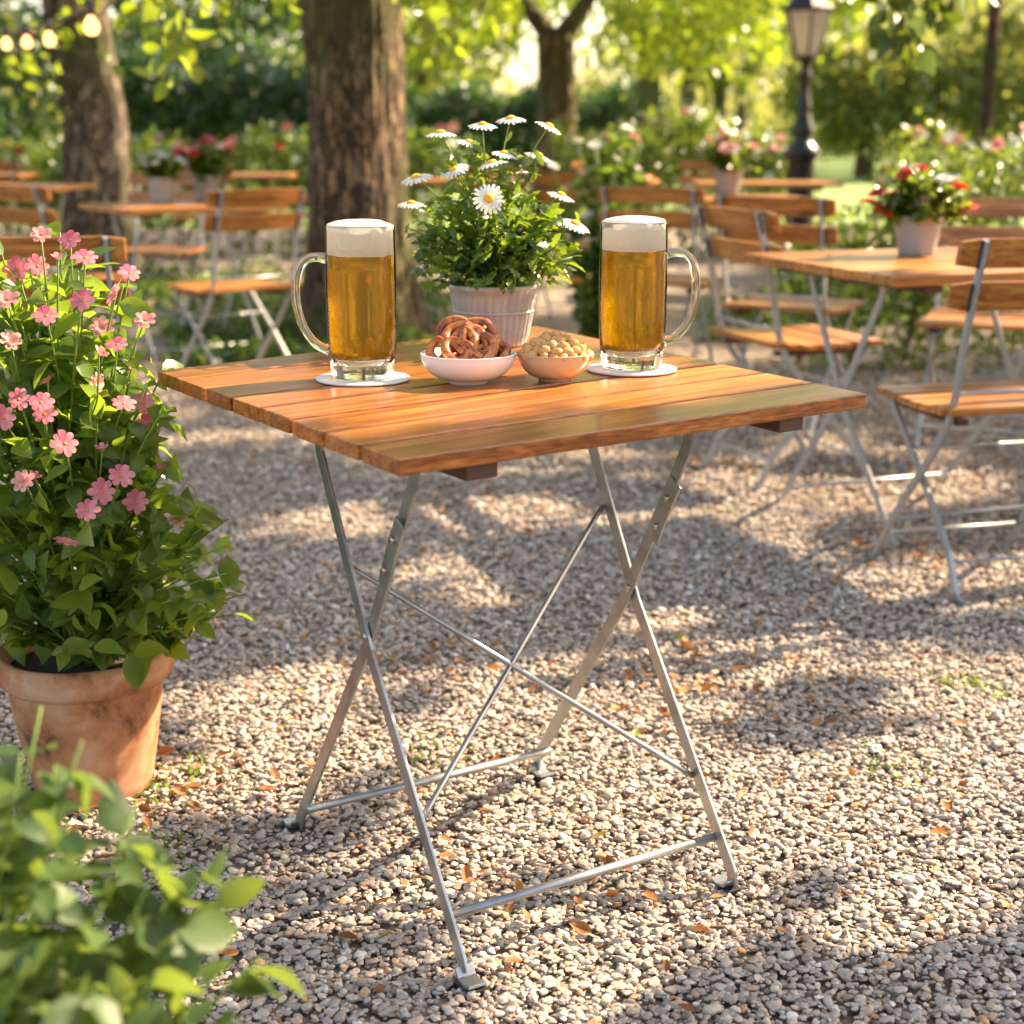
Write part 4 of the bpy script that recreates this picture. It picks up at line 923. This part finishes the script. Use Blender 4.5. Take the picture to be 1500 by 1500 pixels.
make_tree('linden_tree', (-3.15,12.2,0), 'pale barked tree trunk standing at the left',
    [(0,0,-.05),(.0,0,.3),(.02,0,1.2),(-.08,0,2.0),(-.12,0,3.4)], [.38,.28,.225,.22,.21],
    [((0,.3,4.2),(2.6,2.6,1.5),90,50)], [((-.1,0,2.6),(-1.6,.4,3.8),.09),((-.1,0,2.6),(1.4,.6,4.0),.09),((-.1,0,3.2),(0,-1.4,4.4),.09)], barkm='bark2', nseg=72, step=.06,
    sprays=[(60,110,11,.10,22),(30,150,11,.10,20),(90,170,11.5,.09,16),(100,60,11,.10,20)])
make_tree('linden_tree', (.49,18,0), 'middle tree with forked trunk and glowing yellow green leaves',
    [(0,0,-.05),(0,0,.4),(.02,0,1.3),(.0,0,2.1)], [.34,.26,.20,.19],
    [((0,-.2,3.6),(3.1,2.6,1.6),170,44),((-1.4,-.9,2.35),(1.2,.9,.55),34,36),((1.5,-.9,2.3),(1.3,.9,.5),36,36)],
    [((0,0,2.0),(-.9,.1,3.3),.12),((0,0,2.0),(.8,0,3.3),.13),((.4,0,2.6),(1.9,-.3,3.2),.06),((-.4,0,2.6),(-1.7,-.2,3.2),.06)], L0=.12, shafts=False, clear=.42)
make_tree('linden_tree', (2.2,26,0), 'slimmer tree right of the forked middle tree',
    [(0,0,-.05),(0,0,.4),(.0,0,1.3),(-.05,0,3.0)], [.32,.24,.19,.16],
    [((0,0,4.6),(3.6,3,1.9),170,42),((1.7,-1.2,2.8),(1.6,1,.5),30,36)], [((0,0,2.4),(-1.4,0,3.8),.09),((0,0,2.4),(1.5,0,3.9),.09)], L0=.16, shafts=False, clear=.45)
make_tree('linden_tree', (4.08,14,0), 'very slender brown trunk near the upper right corner',
    [(0,0,-.05),(.0,0,1.3),(.02,0,2.6),(0,0,3.6)], [.075,.06,.055,.05],
    [((0,.8,4.5),(3.0,3.4,1.3),300,50)], [((0,0,2.9),(.8,.1,3.8),.03),((0,0,2.9),(-.8,.2,3.8),.03)], nseg=16)  # unseen crown above the view, enlarged to shade the background
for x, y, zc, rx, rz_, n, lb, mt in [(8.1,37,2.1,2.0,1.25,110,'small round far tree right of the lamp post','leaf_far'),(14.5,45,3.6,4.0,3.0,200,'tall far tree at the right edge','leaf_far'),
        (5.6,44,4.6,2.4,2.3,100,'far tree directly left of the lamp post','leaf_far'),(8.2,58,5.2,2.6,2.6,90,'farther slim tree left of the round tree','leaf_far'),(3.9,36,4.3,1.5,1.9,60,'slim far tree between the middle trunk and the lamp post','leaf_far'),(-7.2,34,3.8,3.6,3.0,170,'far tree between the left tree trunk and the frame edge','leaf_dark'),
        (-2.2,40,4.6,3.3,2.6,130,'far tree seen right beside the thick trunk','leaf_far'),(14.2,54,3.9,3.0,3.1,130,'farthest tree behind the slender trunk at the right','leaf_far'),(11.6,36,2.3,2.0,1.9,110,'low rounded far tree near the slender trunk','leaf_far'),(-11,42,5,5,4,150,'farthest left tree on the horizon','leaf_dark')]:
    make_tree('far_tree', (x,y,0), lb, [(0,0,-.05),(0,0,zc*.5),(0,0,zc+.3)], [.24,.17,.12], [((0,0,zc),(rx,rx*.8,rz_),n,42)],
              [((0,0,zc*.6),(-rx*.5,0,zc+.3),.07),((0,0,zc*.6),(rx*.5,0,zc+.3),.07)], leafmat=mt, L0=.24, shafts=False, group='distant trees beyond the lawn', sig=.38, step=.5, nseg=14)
# trees to the right whose crowns shade the terrace
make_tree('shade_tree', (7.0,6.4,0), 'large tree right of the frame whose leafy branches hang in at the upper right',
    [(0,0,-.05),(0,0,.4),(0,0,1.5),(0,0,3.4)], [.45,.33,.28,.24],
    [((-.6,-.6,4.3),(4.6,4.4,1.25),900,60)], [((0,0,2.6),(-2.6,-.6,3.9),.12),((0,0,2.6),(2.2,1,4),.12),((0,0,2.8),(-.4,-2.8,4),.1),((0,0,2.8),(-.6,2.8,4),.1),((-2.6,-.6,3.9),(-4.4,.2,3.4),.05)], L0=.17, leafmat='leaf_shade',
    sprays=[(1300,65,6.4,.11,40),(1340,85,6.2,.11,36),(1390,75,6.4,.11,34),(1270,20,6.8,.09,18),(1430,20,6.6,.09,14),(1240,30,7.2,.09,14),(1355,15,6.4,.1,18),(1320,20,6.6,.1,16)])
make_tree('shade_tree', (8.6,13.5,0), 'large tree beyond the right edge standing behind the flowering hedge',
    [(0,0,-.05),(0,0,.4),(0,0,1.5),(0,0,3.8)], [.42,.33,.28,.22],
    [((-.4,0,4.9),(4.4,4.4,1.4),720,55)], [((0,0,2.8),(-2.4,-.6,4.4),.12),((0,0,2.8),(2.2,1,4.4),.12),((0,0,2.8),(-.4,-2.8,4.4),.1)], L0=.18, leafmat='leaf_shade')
# far wood
q = []
for k in range(60):
    x = rng.uniform(-40, 46); y = rng.uniform(60, 75); h = rng.uniform(3.2, 6.5)
    if -17 < x < -9 or 11 < x < 20 or -3 < x < 1: h = rng.uniform(2.4,3.2)
    _, p = crown_pts((x, y, h*.45), (3.2, 2, h*.55), 22, 34, .5, .5); q.append(p)
p = np.concatenate(q); p = p[p[:, 2] > 0]
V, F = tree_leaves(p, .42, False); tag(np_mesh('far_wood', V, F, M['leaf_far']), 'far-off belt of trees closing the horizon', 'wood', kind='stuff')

# ------------------------------------------------------------------ lamp post
root = empty('street_lamp', (2.24,12.5,-.10), 0, 'black cast iron lamp post with a six sided glass lantern', 'street lamp')
b = MB(); b.lathe([(.001,0),(.17,0),(.17,.10),(.14,.13),(.12,.16),(.112,.20),(.108,.25),(.104,.94),(.112,.97),(.132,1.0),(.135,1.02),(.115,1.06),(.085,1.09),(.066,1.12),(.085,1.16),(.090,1.19),(.075,1.23),(.055,1.28),(.048,1.34),(.060,1.37),(.046,1.40),(.040,1.46),(.038,1.56),(.052,1.58),(.052,1.60),(.038,1.62),(.034,1.68),(.06,1.70),(.085,1.715),(.085,1.725),(.001,1.73)], 24)
b.build('post', M['iron'], root)
def hexring(r, z): return [(r*math.cos(PI/6+PI/3*i), r*math.sin(PI/6+PI/3*i), z) for i in range(6)]
lo, hi = hexring(.095,1.735), hexring(.185,2.06)
for i in range(6):
    j = (i+1) % 6; b = MB(); b.add([lo[i],lo[j],hi[j],hi[i]], [(0,1,2,3)]); 
    s_ = MB(); a = [Vector(p) for p in (lo[i],lo[j],hi[j],hi[i])]; c_ = sum(a, Vector())/4; nrm = Vector((c_.x,c_.y,0)).normalized()*.004
    s_.hexa([tuple(p-nrm) for p in a]+[tuple(p) for p in a]); s_.build('pane', M['lampglass'], root)
    f = MB(); f.bar([lo[i], hi[i]], .014, .014, axis=(0,0,1)) if False else f.tube([lo[i], hi[i]], .009, 6); f.build('lantern_bar', M['iron'], root)
b = MB(); vs = hexring(.10,1.725)+hexring(.10,1.737); b.add(vs, [(0,1,2,3,4,5)[::-1],(6,7,8,9,10,11)]+[(i,(i+1)%6,6+(i+1)%6,6+i) for i in range(6)])
vs = hexring(.20,2.06)+hexring(.205,2.08)+hexring(.13,2.17)+hexring(.07,2.26)+hexring(.035,2.30)+hexring(.03,2.35); fs = [(0,1,2,3,4,5)[::-1]]
for k in range(5): fs += [(k*6+i, k*6+(i+1)%6, k*6+6+(i+1)%6, k*6+6+i) for i in range(6)]
fs.append(tuple(30+i for i in range(6))); b.add(vs, fs); b.build('lantern_roof', M['iron'], root)

# ------------------------------------------------------------------ string lights
anchor = PD(8, 40, 5.6); root = empty('string_lights', anchor, 0, 'string of glowing round bulbs on a cord at the upper left', 'string lights')
ctrl = [Vector((-5.0,9.0,2.6)), Vector((-3.2,5.6,1.62)), PD(0,46,5.8), PD(38,42,5.6), PD(71,36,5.4), PD(132,10,4.9), PD(175,-8,5.4), Vector((-.95,8.15,2.75))]
q = []
for i in range(len(ctrl)-1):
    p0, p1, p2, p3 = [ctrl[max(0, min(len(ctrl)-1, k))] for k in (i-1, i, i+1, i+2)]
    for t in [k/8 for k in range(8)]: q.append(.5*((2*p1)+(-p0+p2)*t+(2*p0-5*p1+4*p2-p3)*t*t+(-p0+3*p1-3*p2+p3)*t**3)-anchor)
b = MB(); b.tube(q, .0055, 8); b.build('cord', M['cord'], root)
for px, py, yy, s in [(8,44,5.75,.60),(38,41,5.6,.60),(71,34,5.4,.66),(132,8,4.9,.76)]:
    p = PD(px, py, yy)-anchor
    b = MB(); b.lathe([(.001,-.035*s),(.014*s,-.035*s),(.015*s,-.02*s),(.012*s,-.002*s),(.006,.012),(.001,.013)], 16, c=p); cap = b.build('socket', M['bulb_cap'], root)
    b = MB(); b.lathe([(.012*s,-.036*s),(.018*s,-.046*s),(.029*s,-.062*s),(.033*s,-.080*s),(.030*s,-.097*s),(.020*s,-.110*s),(.001,-.115*s)], 20, c=p); b.build('bulb', M['glow'], root)

def haze():
    m = bpy.data.materials.new('haze'); m.use_nodes = True; nt = m.node_tree; nt.nodes.clear(); out = nt.nodes.new('ShaderNodeOutputMaterial')
    v = nt.nodes.new('ShaderNodeVolumePrincipled'); v.inputs['Color'].default_value = (.95,.93,.88,1); v.inputs['Density'].default_value = .0014; v.inputs['Anisotropy'].default_value = .3
    nt.links.new(v.outputs[0], out.inputs['Volume'])
    b = MB(); b.box(-75,75,-8,96,-1.2,13); tag(b.build('haze', m), 'thin sunlit haze filling the air of the garden', 'haze', kind='stuff')
if HAZE: haze()
# ------------------------------------------------------------------ world, sun, camera
w = bpy.data.worlds.new('World'); sc.world = w; w.use_nodes = True; nt = w.node_tree; nt.nodes.clear()
sky = nt.nodes.new('ShaderNodeTexSky'); sky.sky_type = 'NISHITA'; sky.sun_disc = False; sky.sun_elevation = SUN_EL; sky.sun_rotation = SUN_AZ
sky.dust_density = 2.5; sky.air_density = 1.0
bg = nt.nodes.new('ShaderNodeBackground'); bg.inputs[1].default_value = .15; wo = nt.nodes.new('ShaderNodeOutputWorld')
tn = nt.nodes.new('ShaderNodeMix'); tn.data_type = 'RGBA'; tn.blend_type = 'MULTIPLY'; tn.inputs[0].default_value = 1; tn.inputs[7].default_value = (1.0,.87,.74,1)
nt.links.new(sky.outputs[0], tn.inputs[6]); nt.links.new(tn.outputs[2], bg.inputs[0]); nt.links.new(bg.outputs[0], wo.inputs[0])
sl = bpy.data.lights.new('sun', 'SUN'); sl.energy = 4.6; sl.angle = R(.5); sl.color = (1, .79, .54); so = bpy.data.objects.new('sun', sl); COL.objects.link(so)
so.rotation_euler = Vector(tuple(SD)).to_track_quat('Z', 'Y').to_euler()
cd = bpy.data.cameras.new('camera'); co = bpy.data.objects.new('camera', cd); COL.objects.link(co); sc.camera = co
co.location = (0, 0, CH); co.rotation_euler = (PI/2-CP, 0, 0); cd.sensor_width = 36; cd.lens = CF/1500*36; cd.clip_end = 1000; cd.clip_start = .05
cd.dof.use_dof = True; cd.dof.focus_distance = 2.28; cd.dof.aperture_fstop = 3.8
sc.view_settings.view_transform = 'Standard'; sc.view_settings.look = 'None'; sc.view_settings.exposure = 2.05; sc.view_settings.gamma = 1
cy = sc.cycles; cy.use_denoising = True; cy.max_bounces = 10; cy.transparent_max_bounces = 12; cy.transmission_bounces = 8; cy.diffuse_bounces = 4; cy.glossy_bounces = 4
cy.sample_clamp_indirect = 6; cy.blur_glossy = .5; cy.caustics_reflective = False; cy.caustics_refractive = True
try: cy.denoiser = 'OPENIMAGEDENOISE'; cy.denoising_input_passes = 'RGB_ALBEDO_NORMAL'
except Exception: pass
